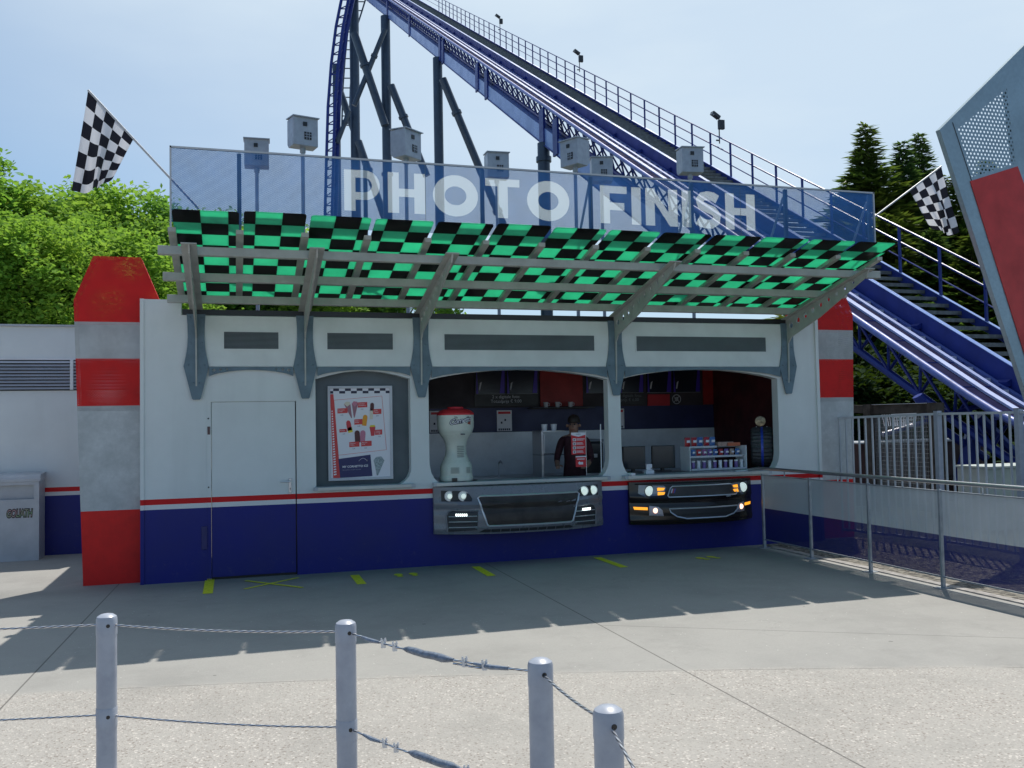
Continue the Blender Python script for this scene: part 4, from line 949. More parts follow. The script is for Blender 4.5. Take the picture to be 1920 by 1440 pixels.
for i, (a, c, lab) in enumerate(xs): screen(a, c, lab.replace('brickless pier', 'white pier'))
MB_ = MB().box(4.45, 5.46, 2.525, 2.543, 2.045, 2.225); t = MB_.build('price_board', 'dark', loc=(4.95, 2.53, 2.04)); props(t, 'dark price board with white Dutch lettering under the two left screens', 'price board')
mb = MB(); add_text(mb, '2 x digitale foto:\nInlusoregraaf € 9,00'.replace('Inlusoregraaf', 'Totaalprijs'), .068, lambda u, v: (4.95+u, 2.522, 2.165+v), align='CENTER'); mb.build('price_text', 'slat_white', t)
t = MB().box(6.80, 7.26, 2.525, 2.543, 2.045, 2.225).build('price_board', 'dark', loc=(7, 2.53, 2.04)); props(t, 'dark price board with white lettering right of the white pier', 'price board')
mb = MB(); add_text(mb, '1x digitale foto:\nprijs € 6,00', .068, lambda u, v: (7.0+u, 2.522, 2.165+v), align='CENTER'); mb.build('price_text', 'vent', t)
t = MB().box(7.315, 7.70, 2.52, 2.543, 2.02, 2.20).build('red_board', mat('bright red board', (.45, .02, .03), .5, var=.1), loc=(7.5, 2.53, 2.02)); props(t, 'small bright red board beneath the picture screens in the right hatch', 'board')
t = thing('round_emblem', (7.83, 2.53, 2.12), 'round white line emblem of a crossed out cup on the dark wall', 'sign')
MB().path([(7.83+.073*math.cos(2*PI*k/24), 2.535, 2.12+.073*math.sin(2*PI*k/24)) for k in range(24)], .006, 6, closed=True).build('ring', 'slat_white', t)
mb = MB(); mb.bar((7.78, 2.536, 2.07), (7.88, 2.536, 2.17), .008, .006); mb.bar((7.785, 2.537, 2.165), (7.875, 2.537, 2.08), .012, .006); mb.path([(7.80, 2.538, 2.13), (7.84, 2.538, 2.15), (7.86, 2.538, 2.12), (7.83, 2.538, 2.09)], .007, 5, closed=True); mb.build('pictogram', 'slat_white', t)
def notice(x0, x1, z0, z1, label):
    t = thing('wall_notice', ((x0+x1)/2, 2.53, z0), label, 'notice', 'white notices with red header on the back wall')
    MB().box(x0, x1, 2.53, 2.542, z0, z1).build('sheet', 'paper', t)
    h = MB().box(x0+.02, x1-.02, 2.5265, 2.5295, z1-.055, z1-.018).build('red_header', 'flyer_red', t)
    mb = MB(); w = x1-x0
    for a, c in ((.25, .42), (.5, .55)): mb.box(x0+w*a, x0+w*a+.025, 2.5265, 2.5295, z0+(z1-z0)*c-.02, z0+(z1-z0)*c+.01)
    for i in range(6): mb.box(x0+.02+(w-.04)*i/6, x0+.02+(w-.04)*(i+.7)/6, 2.5265, 2.5295, z0+.01, z0+.04)
    mb.build('print', 'ink', t)
notice(4.80, 5.035, 1.665, 1.98, 'white notice with red header on the navy wall, between cabinet and coffee corner')
notice(3.76, 3.99, 1.665, 1.985, 'white notice with red header half hidden behind the ice cream cabinet')
notice(6.72, 6.90, 1.67, 1.98, 'white notice with red header right next to the white pier')
# shelf with cups
t = thing('glass_shelf', (5.5, 2.3, 1.9), 'thin dark shelf on the back wall carrying small white cups', 'shelf')
MB().box(5.28, 6.3, 2.25, 2.50, 2.00, 2.012).build('shelf_board', 'dark', t); MB().box(5.3, 6.28, 2.49, 2.524, 1.99, 2.0).build('shelf_rail', 'dark', t)
def cup(x, y, z, label, r=.04, h=.08, m='slat_white'):
    t = thing('cup', (x, y, z), label, 'cup', 'white cups inside the kiosk')
    MB().lathe([(r*.7, z), (r, z+h), (r*.9, z+h), (r*.6, z+.01)], (x, y, 0), 16).build('body', m, t, smooth=True)
    MB().path([(x+r*.85, y-.01, z+h*.8), (x+r*1.4, y-.01, z+h*.75), (x+r*1.4, y-.01, z+h*.35), (x+r*.75, y-.01, z+h*.3)], .006, 6).build('cup_handle', m, t)
for x, lab in ((5.53, 'leftmost of the three white cups on the upper shelf'), (5.72, 'middle one of the three white cups on the upper shelf'), (5.93, 'rightmost of the three white cups on the upper shelf')): cup(x, 2.36, 2.013, lab)
# coffee corner
cf = thing('coffee_machine', (5.70, 1.5, 1.0), 'dark coffee machine with rounded top behind the red flyers', 'coffee machine')
MB().box(5.66, 5.98, 1.2, 1.6, 1.0, 1.50).build('body', 'black', cf, bevel=.03); MB().box(5.655, 5.985, 1.19, 1.61, 1.5005, 1.535).build('top_cover', 'vent', cf, bevel=.015)
MB().box(5.70, 5.94, 1.17, 1.199, 1.02, 1.06).build('drip_tray', 'stainless', cf); MB().box(5.78, 5.86, 1.14, 1.199, 1.28, 1.33).build('spout', 'stainless', cf)
MB().box(5.0, 6.4, 1.05, 1.65, G+.031, .995).build('middle_counter', 'white', kb)
gl = thing('glass_display', (5.15, .9, 1.06), 'glass display unit with steel shelves and jars beside the person', 'display')
MB().box(5.02, 5.05, 1.1, 1.5, 1.0, 1.66).build('upright', 'stainless', gl); MB().box(5.02, 5.36, 1.1, 1.5, 1.655, 1.67).build('upper_shelf', 'stainless', gl)
MB().box(5.02, 5.36, 1.1, 1.5, 1.33, 1.342).build('lower_shelf', 'vent', gl); MB().box(5.06, 5.07, 1.1, 1.12, 1.36, 1.62).build('tap', 'chrome', gl)
for x, lab in ((5.10, 'small glass tumbler on the left end of the steel shelf'), (5.24, 'small glass tumbler on the right end of the steel shelf')): 
    o = MB().lathe([(.035, 1.671), (.045, 1.76), (.04, 1.76), (.03, 1.68)], (x, 1.2, 0), 14).build('tumbler', 'room_white', loc=(x, 1.2, 1.67)); props(o, lab, 'tumbler', 'tumblers on the steel shelf')
# tap on counter
t = MB().path([(4.66, 1.99, 1.0), (4.66, 1.99, 1.2), (4.66, 1.9, 1.24), (4.66, 1.82, 1.2)], .012, 8).build('water_tap', 'chrome', loc=(4.66, 1.99, 1.0), smooth=True); props(t, 'slim chrome water tap on the back counter', 'tap')
# flyers
def flyer(x0, x1, y, z0, z1, big, label):
    t = thing('flyer', ((x0+x1)/2, y, z0), label, 'flyer', 'red flyers in the middle hatch')
    MB().box(x0, x1, y, y+.004, z0, z1).build('sheet', 'flyer_red', t)
    mb = MB(); w = x1-x0
    if big:
        mb.add([(x0, y-.002, z1), (x1, y-.002, z1), (x1, y-.002, z1-.03), ((x0+x1)/2, y-.002, z1-.055), (x0, y-.002, z1-.03)], [(0, 1, 2, 3, 4)])
        for i in range(4):
            z = z1-.075-.052*i; mb.box(x0+.02, x0+.062, y-.003, y-.001, z-.035, z); mb.box(x0+.07, x1-.012-.03*(i % 2), y-.003, y-.001, z-.012, z-.004); mb.box(x0+.07, x1-.03, y-.003, y-.001, z-.026, z-.020)
        mb.build('white_print', 'paper', t)
        mb = MB()
        for i in range(4): z = z1-.075-.052*i; mb.box(x0+.028, x0+.052, y-.0045, y-.0032, z-.026, z-.010)
        mb.build('pictograms', 'ink', t); mb = MB(); add_text(mb, 'UNOX', .022, lambda u, v: ((x0+x1)/2+u, y-.0035, z1-.028+v), align='CENTER'); mb.build('heading', 'ink', t)
    else:
        mb.box(x0, x1, y-.003, y-.001, z1-.016, z1); mb.box(x0+.02, x1-.02, y-.003, y-.001, z1-.045, z1-.035)
        mb.add([(x0+.03, y-.002, z0+.05), (x0+.055, y-.002, z0+.075), (x0+.055, y-.002, z0+.062), (x0+.10, y-.002, z0+.062), (x0+.10, y-.002, z0+.03), (x0+.045, y-.002, z0+.03)], [(0, 1, 2, 3, 4, 5)]); mb.build('white_print', 'paper', t)
flyer(5.126, 5.322, .22, 1.366, 1.647, True, 'tall red flyer with white pictograms hanging in the middle hatch')
flyer(5.182, 5.325, .22, 1.205, 1.345, False, 'small red flyer with a white arrow below the tall red one')
MB().box(5.325, 5.331, .22, .232, 1.089, 1.66).build('flyer_stand', 'stainless', loc=(5.33, .22, 1.09)); props(bpy.data.objects['flyer_stand'], 'thin steel stand holding the red flyers on the counter', 'stand')
t = MB().box(5.49, 5.502, .12, .13, 1.089, 1.75).build('glass_edge', 'room_white', kb)
# monitors, terminal
def monitor(x0, x1, label, yaw=0):
    xm = (x0+x1)/2; t = thing('monitor', (xm, .55, 1.088), label, 'monitor', 'till monitors on the right hatch counter')
    MB().box(x0, x1, .53, .565, 1.13, 1.44).build('casing', 'black', t, bevel=.006); MB().box(x0+.012, x1-.012, .526, .5295, 1.15, 1.428).build('screen', mat('dim screen', (.03, .035, .045), .12, var=0), t)
    MB().box(xm-.02, xm+.02, .56, .60, 1.10, 1.2).build('neck', 'black', t); MB().box(xm-.1, xm+.1, .5, .68, 1.089, 1.1).build('foot', 'black', t)
monitor(5.98, 6.31, 'black till monitor at the left of the right hatch'); monitor(6.41, 6.755, 'black till monitor between the first monitor and the snack rack')
t = thing('card_terminal', (6.16, .12, 1.09), 'small white card terminal on the counter in front of the monitors', 'card terminal')
MB().box(6.105, 6.225, .09, .17, 1.089, 1.135).build('body', 'paper', t, bevel=.006); MB().box(6.135, 6.215, .13, .16, 1.1355, 1.215).build('upright', 'paper', t, bevel=.004); MB().box(6.195, 6.206, .127, .1295, 1.15, 1.165).build('button', 'ink', t)
t = MB().box(5.80, 5.86, -.12, -.02, 1.089, 1.12).build('small_box', 'paper', loc=(5.83, -.07, 1.09), bevel=.003); props(t, 'tiny white box at the left end of the right hatch counter', 'box')
# snack rack
sr = thing('snack_rack', (7.25, .45, 1.09), 'clear tiered snack rack with white shelf strips on the right hatch counter', 'rack')
for i, z in enumerate((1.10, 1.27, 1.40)):
    s = MB().box(6.86+.03*i, 7.70-.03*i*(i > 1), .28+.07*i, .55, z, z+.010).build('tier', 'vent', sr); MB().box(6.86+.03*i, 7.70 if i < 2 else 7.33, .272+.07*i, .279+.07*i, z-.004, z+.022).build('shelf_strip', 'slat_white', s)
MB().box(6.845, 6.855, .28, .55, 1.09, 1.42).build('side_panel', 'room_white', sr); MB().box(7.705, 7.715, .28, .55, 1.09, 1.42).build('side_panel', 'room_white', sr)
ran = random.Random(3)
pc = [(.5, .03, .04), (.06, .15, .45), (.5, .03, .05), (.08, .2, .5), (.45, .3, .25), (.35, .12, .3), (.55, .5, .5), (.2, .12, .4)]
PCM = [mat('packet colour', c, .35, var=.15, scale=40) for c in pc]
def packet(x, y, z, w, h, m, label, grp):
    t = thing('snack_packet', (x, y, z), label, 'packet', grp)
    MB().grid(lambda a, b_: Vector((x+(a-.5)*w*(1-.12*math.sin(PI*b_)), y-.028*math.sin(PI*a)*math.sin(PI*min(1, b_*1.05)), z+h*b_)), 6, 6).grid(lambda a, b_: Vector((x+(a-.5)*w*(1-.12*math.sin(PI*b_)), y+.02*math.sin(PI*a)*math.sin(PI*b_), z+h*b_)), 6, 6).build('wrapper', m, t, smooth=True)
    MB().box(x-w*.28, x+w*.28, y-.033, y-.029, z+h*.45, z+h*.7).build('printed_label', 'paper', t)
cn_ = ('red', 'blue', 'red', 'blue', 'tan', 'violet', 'white', 'purple')
top = [(6.91, 'dark red'), (7.01, 'red'), (7.10, 'blue'), (7.20, 'bright red'), (7.29, 'light blue')]
for i, (x, c) in enumerate(top): packet(x, .46, 1.412, .09, .13, PCM[(0, 0, 1, 2, 3)[i]], '%s snack packet on the top rack tier, number %s from the left' % (c, ('one', 'two', 'three', 'four', 'five')[i]), 'snack packets on the top tier')
t = MB().box(7.36, 7.60, .42, .54, 1.412, 1.47).build('snack_box', PCM[4], loc=(7.48, .48, 1.41), bevel=.004); props(t, 'low tan snack box on the right half of the top tier', 'box')
t = MB().box(7.50, 7.69, .40, .41, 1.412, 1.46).build('orange_card', mat('orange card', (.5, .13, .06), .5, var=0), loc=(7.6, .40, 1.41)); props(t, 'orange price card leaning in front of the tan snack box', 'card')
for i in range(9):
    k = ran.randrange(8); x = 6.95+.085*i
    packet(x, .385, 1.282, .07, .095, PCM[k], '%s packet on the middle rack tier, %s from the left' % (cn_[k], ('first', 'second', 'third', 'fourth', 'fifth', 'sixth', 'seventh', 'eighth', 'ninth')[i]), 'snack packets on the middle tier')
for i in range(10):
    x = 6.92+.082*i
    t = thing('sweet_tube', (x, .33, 1.11), ('white capped sweet tube on the bottom rack tier, %s from the left' % ('first', 'second', 'third', 'fourth', 'fifth', 'sixth', 'seventh', 'eighth', 'ninth', 'tenth')[i]), 'sweet tube', 'sweet tubes on the bottom tier')
    MB().lathe([(.024, 1.111), (.024, 1.205)], (x, .33, 0), 12).build('tube', 'room_white' if i % 2 else PCM[7], t, smooth=True); MB().lathe([(.026, 1.206), (.026, 1.225)], (x, .33, 0), 12).build('cap', 'paper', t, smooth=True)
# tyre figure
ty = thing('upright_tyre', (8.10, .5, 1.09), 'black tyre with a blue centre stripe at the right end of the hatch', 'tyre')
cz_, ro, hw = 1.38, .29, .15; prof = []
n = 64; mb = MB(); vs = []; fs = []
sec = [(-hw*.55, .17), (-hw, .21), (-hw*1.02, .25), (-hw*.85, .278), (-hw*.5, .288), (-hw*.14, .290), (hw*.14, .290), (hw*.5, .288), (hw*.85, .278), (hw*1.02, .25), (hw, .21), (hw*.55, .17)]
for k in range(n):
    a = 2*PI*k/n
    for j, (x, r) in enumerate(sec):
        rr = r
        if 2 <= j <= 9 and k % 2: rr -= .010
        vs.append((8.10+x, .52-rr*math.cos(a)*1.0, cz_+rr*math.sin(a)))
L_ = len(sec)
for k in range(n):
    for j in range(L_): fs.append((k*L_+j, k*L_+(j+1) % L_, ((k+1) % n)*L_+(j+1) % L_, ((k+1) % n)*L_+j))
mb.add(vs, fs); mb.build('tread', mat('tyre rubber', (.03, .032, .036), .55, var=.3, scale=30, col2=(.07, .075, .08)), ty)
mb = MB(); seg = [(8.10-.016, .52-.2915*math.cos(a), cz_+.2915*math.sin(a)) for a in [R(-85+170*i/24) for i in range(25)]]
mb.add([p for q in seg for p in (q, (q[0]+.032, q[1], q[2]))], [(2*i, 2*i+1, 2*i+3, 2*i+2) for i in range(24)]); mb.build('blue_stripe', mat('bright blue band', (.03, .08, .6), .4, var=.2, scale=30), ty)
mb = MB(); mb.lathe([(.02, -.02), (.07, -.015), (.078, 0), (.078, .02)], (8.085, .50, 1.745), 20, 'y'); t = mb.build('brass_disc', mat('brass coloured wheel', (.32, .27, .18), .35, .6, var=.3, scale=30), ty, smooth=True)
for s in (-1, 1): MB().path([(8.10, .5, 1.66), (8.10+s*.06, .5, 1.64), (8.10+s*.075, .5, 1.67)], .008, 6).build('hook', 'chrome', ty)
ty.rotation_euler = (0, 0, R(-32))
# ================================================================== PERSON
def person(x, y, face):
    pelvis = Vector((0, 0, .93)); 
    V = [(0, 0, .95), (0, -.01, 1.12), (0, -.01, 1.30), (0, .0, 1.42), (0, 0, 1.50), (0, -.02, 1.58), (0, -.02, 1.66),       # 0..6 spine, neck, head
         (.17, 0, 1.41), (.24, -.02, 1.17), (.20, -.22, 1.06), (.17, -.30, 1.07),                                           # 7..10 right arm
         (-.17, 0, 1.41), (-.24, -.02, 1.17), (-.20, -.22, 1.06), (-.17, -.30, 1.07),                                       # 11..14
         (.09, 0, .90), (.10, -.01, .50), (.10, .01, .09), (.10, -.13, .05), (-.09, 0, .90), (-.10, -.01, .50), (-.10, .01, .09), (-.10, -.13, .05)]
    E_ = [(0, 1), (1, 2), (2, 3), (3, 4), (4, 5), (5, 6), (3, 7), (7, 8), (8, 9), (9, 10), (3, 11), (11, 12), (12, 13), (13, 14), (0, 15), (15, 16), (16, 17), (17, 18), (0, 19), (19, 20), (20, 21), (21, 22)]
    rad = [(.15, .11), (.14, .10), (.17, .115), (.12, .085), (.055, .055), (.078, .09), (.07, .085), (.065, .065), (.048, .048), (.034, .034), (.028, .02), (.065, .065), (.048, .048), (.034, .034), (.028, .02),
           (.09, .09), (.062, .062), (.045, .05), (.035, .03), (.09, .09), (.062, .062), (.045, .05), (.035, .03)]
    me = bpy.data.meshes.new('person'); me.from_pydata(V, E_, []); ob = bpy.data.objects.new('person', me); COL.objects.link(ob)
    ob.modifiers.new('s', 'SKIN')
    for i, v in enumerate(me.skin_vertices[0].data): v.radius = rad[i]; v.use_root = (i == 0)
    sb = ob.modifiers.new('d', 'SUBSURF'); sb.levels = 2
    dg = bpy.context.evaluated_depsgraph_get(); m2 = bpy.data.meshes.new_from_object(ob.evaluated_get(dg)); bpy.data.objects.remove(ob)
    m2.name = 'person'
    for p in m2.polygons: p.use_smooth = True
    body = bpy.data.objects.new('person', m2); COL.objects.link(body); m2.materials.append(M['skin']); m2.materials.append(M['shirt'])
    for p in m2.polygons:
        c = p.center
        if c.z < 1.46 and not (abs(c.x) > .1 and c.y < -.14 and c.z > 1.0): p.material_index = 1
    body.location = (x, y, G+.03); body.rotation_euler = (0, 0, face); OFF[body.name] = Vector((0, 0, 0))
    def sub(mb, name, m, sm=True): o = mb.build(name, m, None, smooth=sm); o.parent = body; o.location = (0, 0, 0); return o
    mb = MB(); mb.grid(lambda a, b_: Vector((.088*math.cos(2*PI*a)*math.sin(PI*.6*b_), .018+.1*math.sin(2*PI*a)*math.sin(PI*.6*b_), 1.675+.09*math.cos(PI*.6*b_))), 20, 10); sub(mb, 'hair', 'hair')
    for s in (-1, 1):
        sub(MB().lathe([(.003, -.012), (.010, -.006), (.011, 0)], (s*.03, -.105, 1.625), 10, 'y'), 'eye', 'black')
        sub(MB().lathe([(.006, -.02), (.022, 0), (.006, .02)], (s*.085, -.02, 1.61), 10, 'y'), 'ear', 'skin')
        for k in range(4): sub(MB().path([(s*(.15+.014*k), -.30, 1.075), (s*(.15+.014*k), -.345+.004*abs(k-1), 1.065), (s*(.15+.014*k), -.365+.006*abs(k-1), 1.035)], [.0095, .009, .007], 8), 'finger', 'skin')
        sub(MB().path([(s*.145, -.28, 1.075), (s*.118, -.305, 1.07), (s*.115, -.33, 1.06)], [.011, .01, .008], 8), 'thumb', 'skin')
    sub(MB().path([(0, -.10, 1.625), (0, -.125, 1.595), (0, -.108, 1.585)], [.008, .013, .009], 8), 'nose', 'skin')
    sub(MB().path([(-.025, -.098, 1.555), (0, -.105, 1.552), (.025, -.098, 1.555)], [.004, .006, .004], 8), 'mouth', mat('lips', (.3, .1, .08), .5, var=0))
    return props(body, 'person in a dark maroon shirt working behind the counter of the middle hatch', 'person')
person(5.46, 1.0, R(-30))
# ================================================================== PERFORATED FENCE (right)
pf = thing('perforated_fence', (7.6, -3, G), 'waist high perforated sheet fence, grey above and blue below, with a steel handrail', 'fence')
ys = [-.28, -1.30, -2.36, -3.42, -4.46, -5.5, -6.6]
for k in range(6):
    a, c = ys[k+1]+.03, ys[k]-.03
    MB().box(7.598, 7.601, a, c, .215, 1.035).build('perforated_sheet', 'fence_sheet', pf)
MB().box(7.588, 7.612, ys[-1], ys[0]+.02, 1.036, 1.048).build('top_rail', 'galv', pf); MB().box(7.588, 7.612, ys[-1], ys[0]+.02, .20, .213).build('bottom_rail', 'galv', pf)
for y in ys:
    p = MB().box(7.582, 7.618, y-.016, y+.016, G+.008, 1.06).build('fence_post', 'galv', pf, bevel=.004)
    MB().box(7.52, 7.68, y-.05, y+.05, G, G+.008).build('base_plate', 'galv', p)
for y in [ys[0]-.5-1.06*k for k in range(6)]: MB().tube((7.6, y, 1.048), (7.6, y, 1.115), .008).build('rail_stub', 'galv', pf)
MB().path([(7.35, -.02, 1.085), (7.52, -.05, 1.10), (7.60, -.2, 1.128)] + [(7.60, y, 1.130) for y in (-1, -2, -3, -4, -5, -6.7)], .021, 12).build('handrail', 'stainless', pf, smooth=True)
k_ = MB().box(7.66, 7.76, -9, -.3, G-.1, G+.012).build('kerb', 'kerb'); k_['kind'] = 'structure'
# ================================================================== BAR FENCE
bf = thing('bar_fence', (9.40, -1.2, G), 'tall grey steel fence of vertical bars behind the perforated fence', 'fence')
x0, y0, x1, y1, xe, ye = 9.05, .60, 9.47, -1.35, 9.44, -3.2
def fseg(xa, ya, xb, yb, n, zt0, zt1):
    for i in range(n+1):
        f = i/n; x, y = xa+(xb-xa)*f, ya+(yb-ya)*f
        if 0 < f < 1: MB().box(x-.010, x+.010, y-.010, y+.010, .22, zt0+(zt1-zt0)*f-.015).build('bar', 'bars', bf)
    MB().bar((xa, ya, zt0), (xb, yb, zt1), .035, .03).build('top_rail', 'bars', bf); MB().bar((xa, ya, .21), (xb, yb, .21), .035, .03).build('bottom_rail', 'post', bf)
fseg(x0, y0, x1, y1, 18, 1.76, 1.80); fseg(x1, y1, xe, -2.62, 10, 1.80, 1.80); fseg(xe, -2.62, xe, -4.4, 15, 1.80, 1.80)
for x, y, z in ((x1, y1, 1.84), (xe, -2.62, 1.84), (x0, y0, 1.77)): 
    p = MB().box(x-.035, x+.035, y-.035, y+.035, G, z).build('post', 'post', bf, bevel=.005)
    MB().box(x-.038, x+.038, y-.038, y+.038, z+.0005, z+.008).build('post_cap', 'dark', p)
# mesh cage with timber posts beyond
wc = thing('mesh_enclosure', (13.2, 3.2, G), 'dark enclosure of wire mesh between timber posts beyond the bar fence', 'enclosure')
TB = mat('weathered timber', (.055, .045, .038), .9, var=.3, scale=6)
px = [(1610, 16.2), (1632, 16.2), (1754, 14.6), (1860, 13.6)]
E1, E2 = pt(1632, 1000, 16.3), pt(1754, 1000, 15.0); E1.z = E2.z = G
for (pxx, d, zt_) in ((1632, 16.3, 758), (1754, 15.0, 755)):
    q = pt(pxx, zt_, d); MB().box(q.x-.09, q.x+.09, q.y-.09, q.y+.09, G, q.z).build('timber_post', TB, wc)
q1, q2 = pt(1632, 768, 16.3), pt(1754, 765, 15.0); q0 = pt(1585, 766, 16.8)
rl = MB().bar(q1, q2, .06, .16).build('timber_beam', TB, wc); MB().bar(q1+Vector((0, 0, .085)), q2+Vector((0, 0, .085)), .12, .008).build('metal_capping', 'light_steel', rl)
MB().bar(q0, q1, .06, .14).build('timber_beam', TB, wc)
mesh_m = mat('wire mesh', (.22, .23, .24), .5, .4, var=.1)
for (a, c, nm) in ((q1, q2, 22),):
    mb = MB(); d = c-a
    for i in range(nm*2): p = a+d*(i/(nm*2)); mb.bar((p.x, p.y, G+.1), (p.x, p.y, a.z-.1), .008, .008)
    for i in range(22): z = G+.1+i*(a.z-.2-G)/22; mb.bar((a.x, a.y, z), (c.x, c.y, z), .008, .008)
    mb.build('wire_mesh', mesh_m, wc)
cr = thing('wire_basket', tuple(pt(1695, 800, 14.6)), 'white wire basket hanging on the mesh enclosure', 'basket')
a, c, e, f_ = pt(1671, 777, 14.6), pt(1718, 775, 14.6), pt(1676, 799, 14.6), pt(1716, 799, 14.6)
mb = MB()
for i in range(11): mb.tube(a.lerp(c, i/10), e.lerp(f_, i/10), .006, 5); mb.tube(a.lerp(c, i/10)+Vector((.05, .28, 0)), e.lerp(f_, i/10)+Vector((.05, .28, 0)), .006, 5)
for i in range(5): mb.tube(a.lerp(e, i/4), c.lerp(f_, i/4), .006, 5)
mb.build('wires', 'slat_white', cr); MB().add([e, f_, f_+Vector((.05, .28, 0)), e+Vector((.05, .28, 0))], [(0, 1, 2, 3)]).build('tray', 'slat_white', cr)
# brown tank wall behind the mesh and pale cabinet
q = pt(1700, 830, 17.5)
o = thing('brown_container', (q.x, q.y, G), 'dark reddish brown container standing behind the wire mesh', 'container')
BR = mat('dark oxblood panel', (.06, .02, .022), .7, var=.25, scale=4)
MB().box(q.x-1.1, q.x+1.9, q.y, q.y+1.2, G, q.z).build('body', BR, o); MB().box(q.x-1.12, q.x+1.92, q.y-.02, q.y+1.22, q.z+.001, q.z+.03).build('rim', 'light_steel', o)
q = pt(1853, 879, 13.2)
o = thing('pale_cabinet', (q.x+.5, q.y, G), 'pale grey green equipment cabinet behind the right end of the bar fence', 'cabinet')
CB = mat('pale green grey paint', (.40, .45, .43), .5, var=.12)
MB().box(q.x, q.x+1.2, q.y, q.y+.6, G, q.z).build('body', CB, o, bevel=.01); MB().box(q.x-.02, q.x+1.22, q.y-.03, q.y+.62, q.z+.001, q.z+.03).build('lid', CB, o); MB().box(q.x+.55, q.x+.556, q.y-.003, q.y-.0005, G+.1, q.z-.05).build('door_seam', 'dark', o)
# ================================================================== ROPE BARRIER
PP = [(.4945, -6.844), (1.374, -7.322), (1.876, -8.103), (1.887, -8.609)]
labs = ['grey rope post furthest left and furthest back', 'grey rope post left of the taped turnbuckles, second from the left', 'grey rope post right of the taped turnbuckles, third from the left', 'short looking grey rope post nearest the camera with a dark cable hole']
for (x, y), lab in zip(PP, labs):
    t = thing('rope_post', (x, y, G), lab, 'post', 'grey posts of the wire rope barrier')
    MB().lathe([(.038, G), (.038, 1.02)], (x, y, 0), 28).build('post_tube', 'post', t, smooth=True)
    MB().lathe([(.0395, .985), (.0395, 1.045), (.036, 1.056), (.024, 1.064), (.008, 1.0675)], (x, y, 0), 28).build('cap', 'post', t, smooth=True)
    MB().lathe([(.0395, .628), (.0398, .70), (.0385, .703)], (x, y, 0), 28).build('collar', 'post', t, smooth=True)
    for z in (1.024, .672):
        d = Vector((.25, -1, 0)).normalized() if y > -8 else Vector((-.02, -1, 0)).normalized()
        MB().lathe([(.0075, -.002), (.0075, .004)], (x+d.x*.0385, y+d.y*.0385, z), 10, 'y').build('cable_hole', 'black', t)
def sag(a, c, s, n=14): a, c = Vector(a), Vector(c); return [a.lerp(c, i/n)+Vector((0, 0, -4*s*(i/n)*(1-i/n))) for i in range(n+1)]
far = (-3.1, -6.0)
for z, nm in ((1.024, 'upper'), (.672, 'lower')):
    chain = [far]+PP+[(1.75, -9.6), (1.60, -10.7)]
    for i in range(len(chain)-1):
        if i == 1 or i == 2 or True:
            lab = ('%s steel wire rope %s' % (nm, ('running left out of the picture', 'between the two leftmost posts', 'with grey taped turnbuckle between the middle posts', 'between the two nearest posts', 'running from the nearest post towards the camera', 'leaving the picture at the bottom')[i]))
            if i == 5: continue
            t = thing('wire_rope', ((chain[i][0]+chain[i+1][0])/2, (chain[i][1]+chain[i+1][1])/2, z), lab, 'wire rope', 'wire ropes of the barrier')
            zb = z-(.0 if i < 4 else 0); za = z; ze = z-(.12 if i == 4 else 0)
            if i == 0: ze, za = z, z+.0
            pts = sag((*chain[i], za), (*chain[i+1], ze), .012 if i != 2 else .022)
            MB().path(pts, .0042, 8, uv=True).build('strand', 'cable', t, smooth=True)
            if i == 2:
                def at_(f): k = f*14; j = int(k); return pts[j].lerp(pts[min(14, j+1)], k-j)
                prof = [(.34, .005), (.36, .011), (.40, .013), (.45, .0125), (.50, .013), (.54, .014), (.575, .010), (.60, .006)] if nm == 'upper' else [(.36, .005), (.39, .013), (.45, .0135), (.52, .013), (.58, .013), (.62, .008), (.64, .004)]
                rr = random.Random(5); 
                MB().path([at_(f)+Vector((rr.uniform(-.002, .002), 0, rr.uniform(-.002, .002))) for f, r in prof], [r for f, r in prof], 10).build('tape_wrap', mat('grey blue tape', (.20, .24, .31), .35, .2, var=.25, scale=60, bump=.4, bscale=120), t, smooth=True)
                for f0, f1 in ((.10, .20), (.70, .86)):
                    MB().path([at_(f0), at_((f0+f1)/2)+Vector((0, 0, -.003)), at_(f1)], [.005, .0085, .006], 8).build('tape_end', mat('grey blue tape end', (.24, .28, .35), .35, .2, var=.2, scale=60), t, smooth=True)
                MB().path([at_(f)+Vector((0, 0, -.011)) for f in (.60, .65, .7, .75)], .0038, 8, uv=True).build('loop_strand', 'cable', t, smooth=True)
                for f in (.225, .29, .655, .75):
                    c = at_(f); m = MB(); m.box(c.x-.008, c.x+.008, c.y-.006, c.y+.006, c.z-.015, c.z+.006)
                    for s in (-1, 1): m.tube((c.x+s*.005, c.y, c.z-.012), (c.x+s*.007, c.y, c.z+.019), .003, 6); m.lathe([(.0055, .008), (.0055, .013)], (c.x+s*.006, c.y, c.z), 6)
                    m.build('rope_clamp', 'chrome', t)
                if nm == 'lower': pass
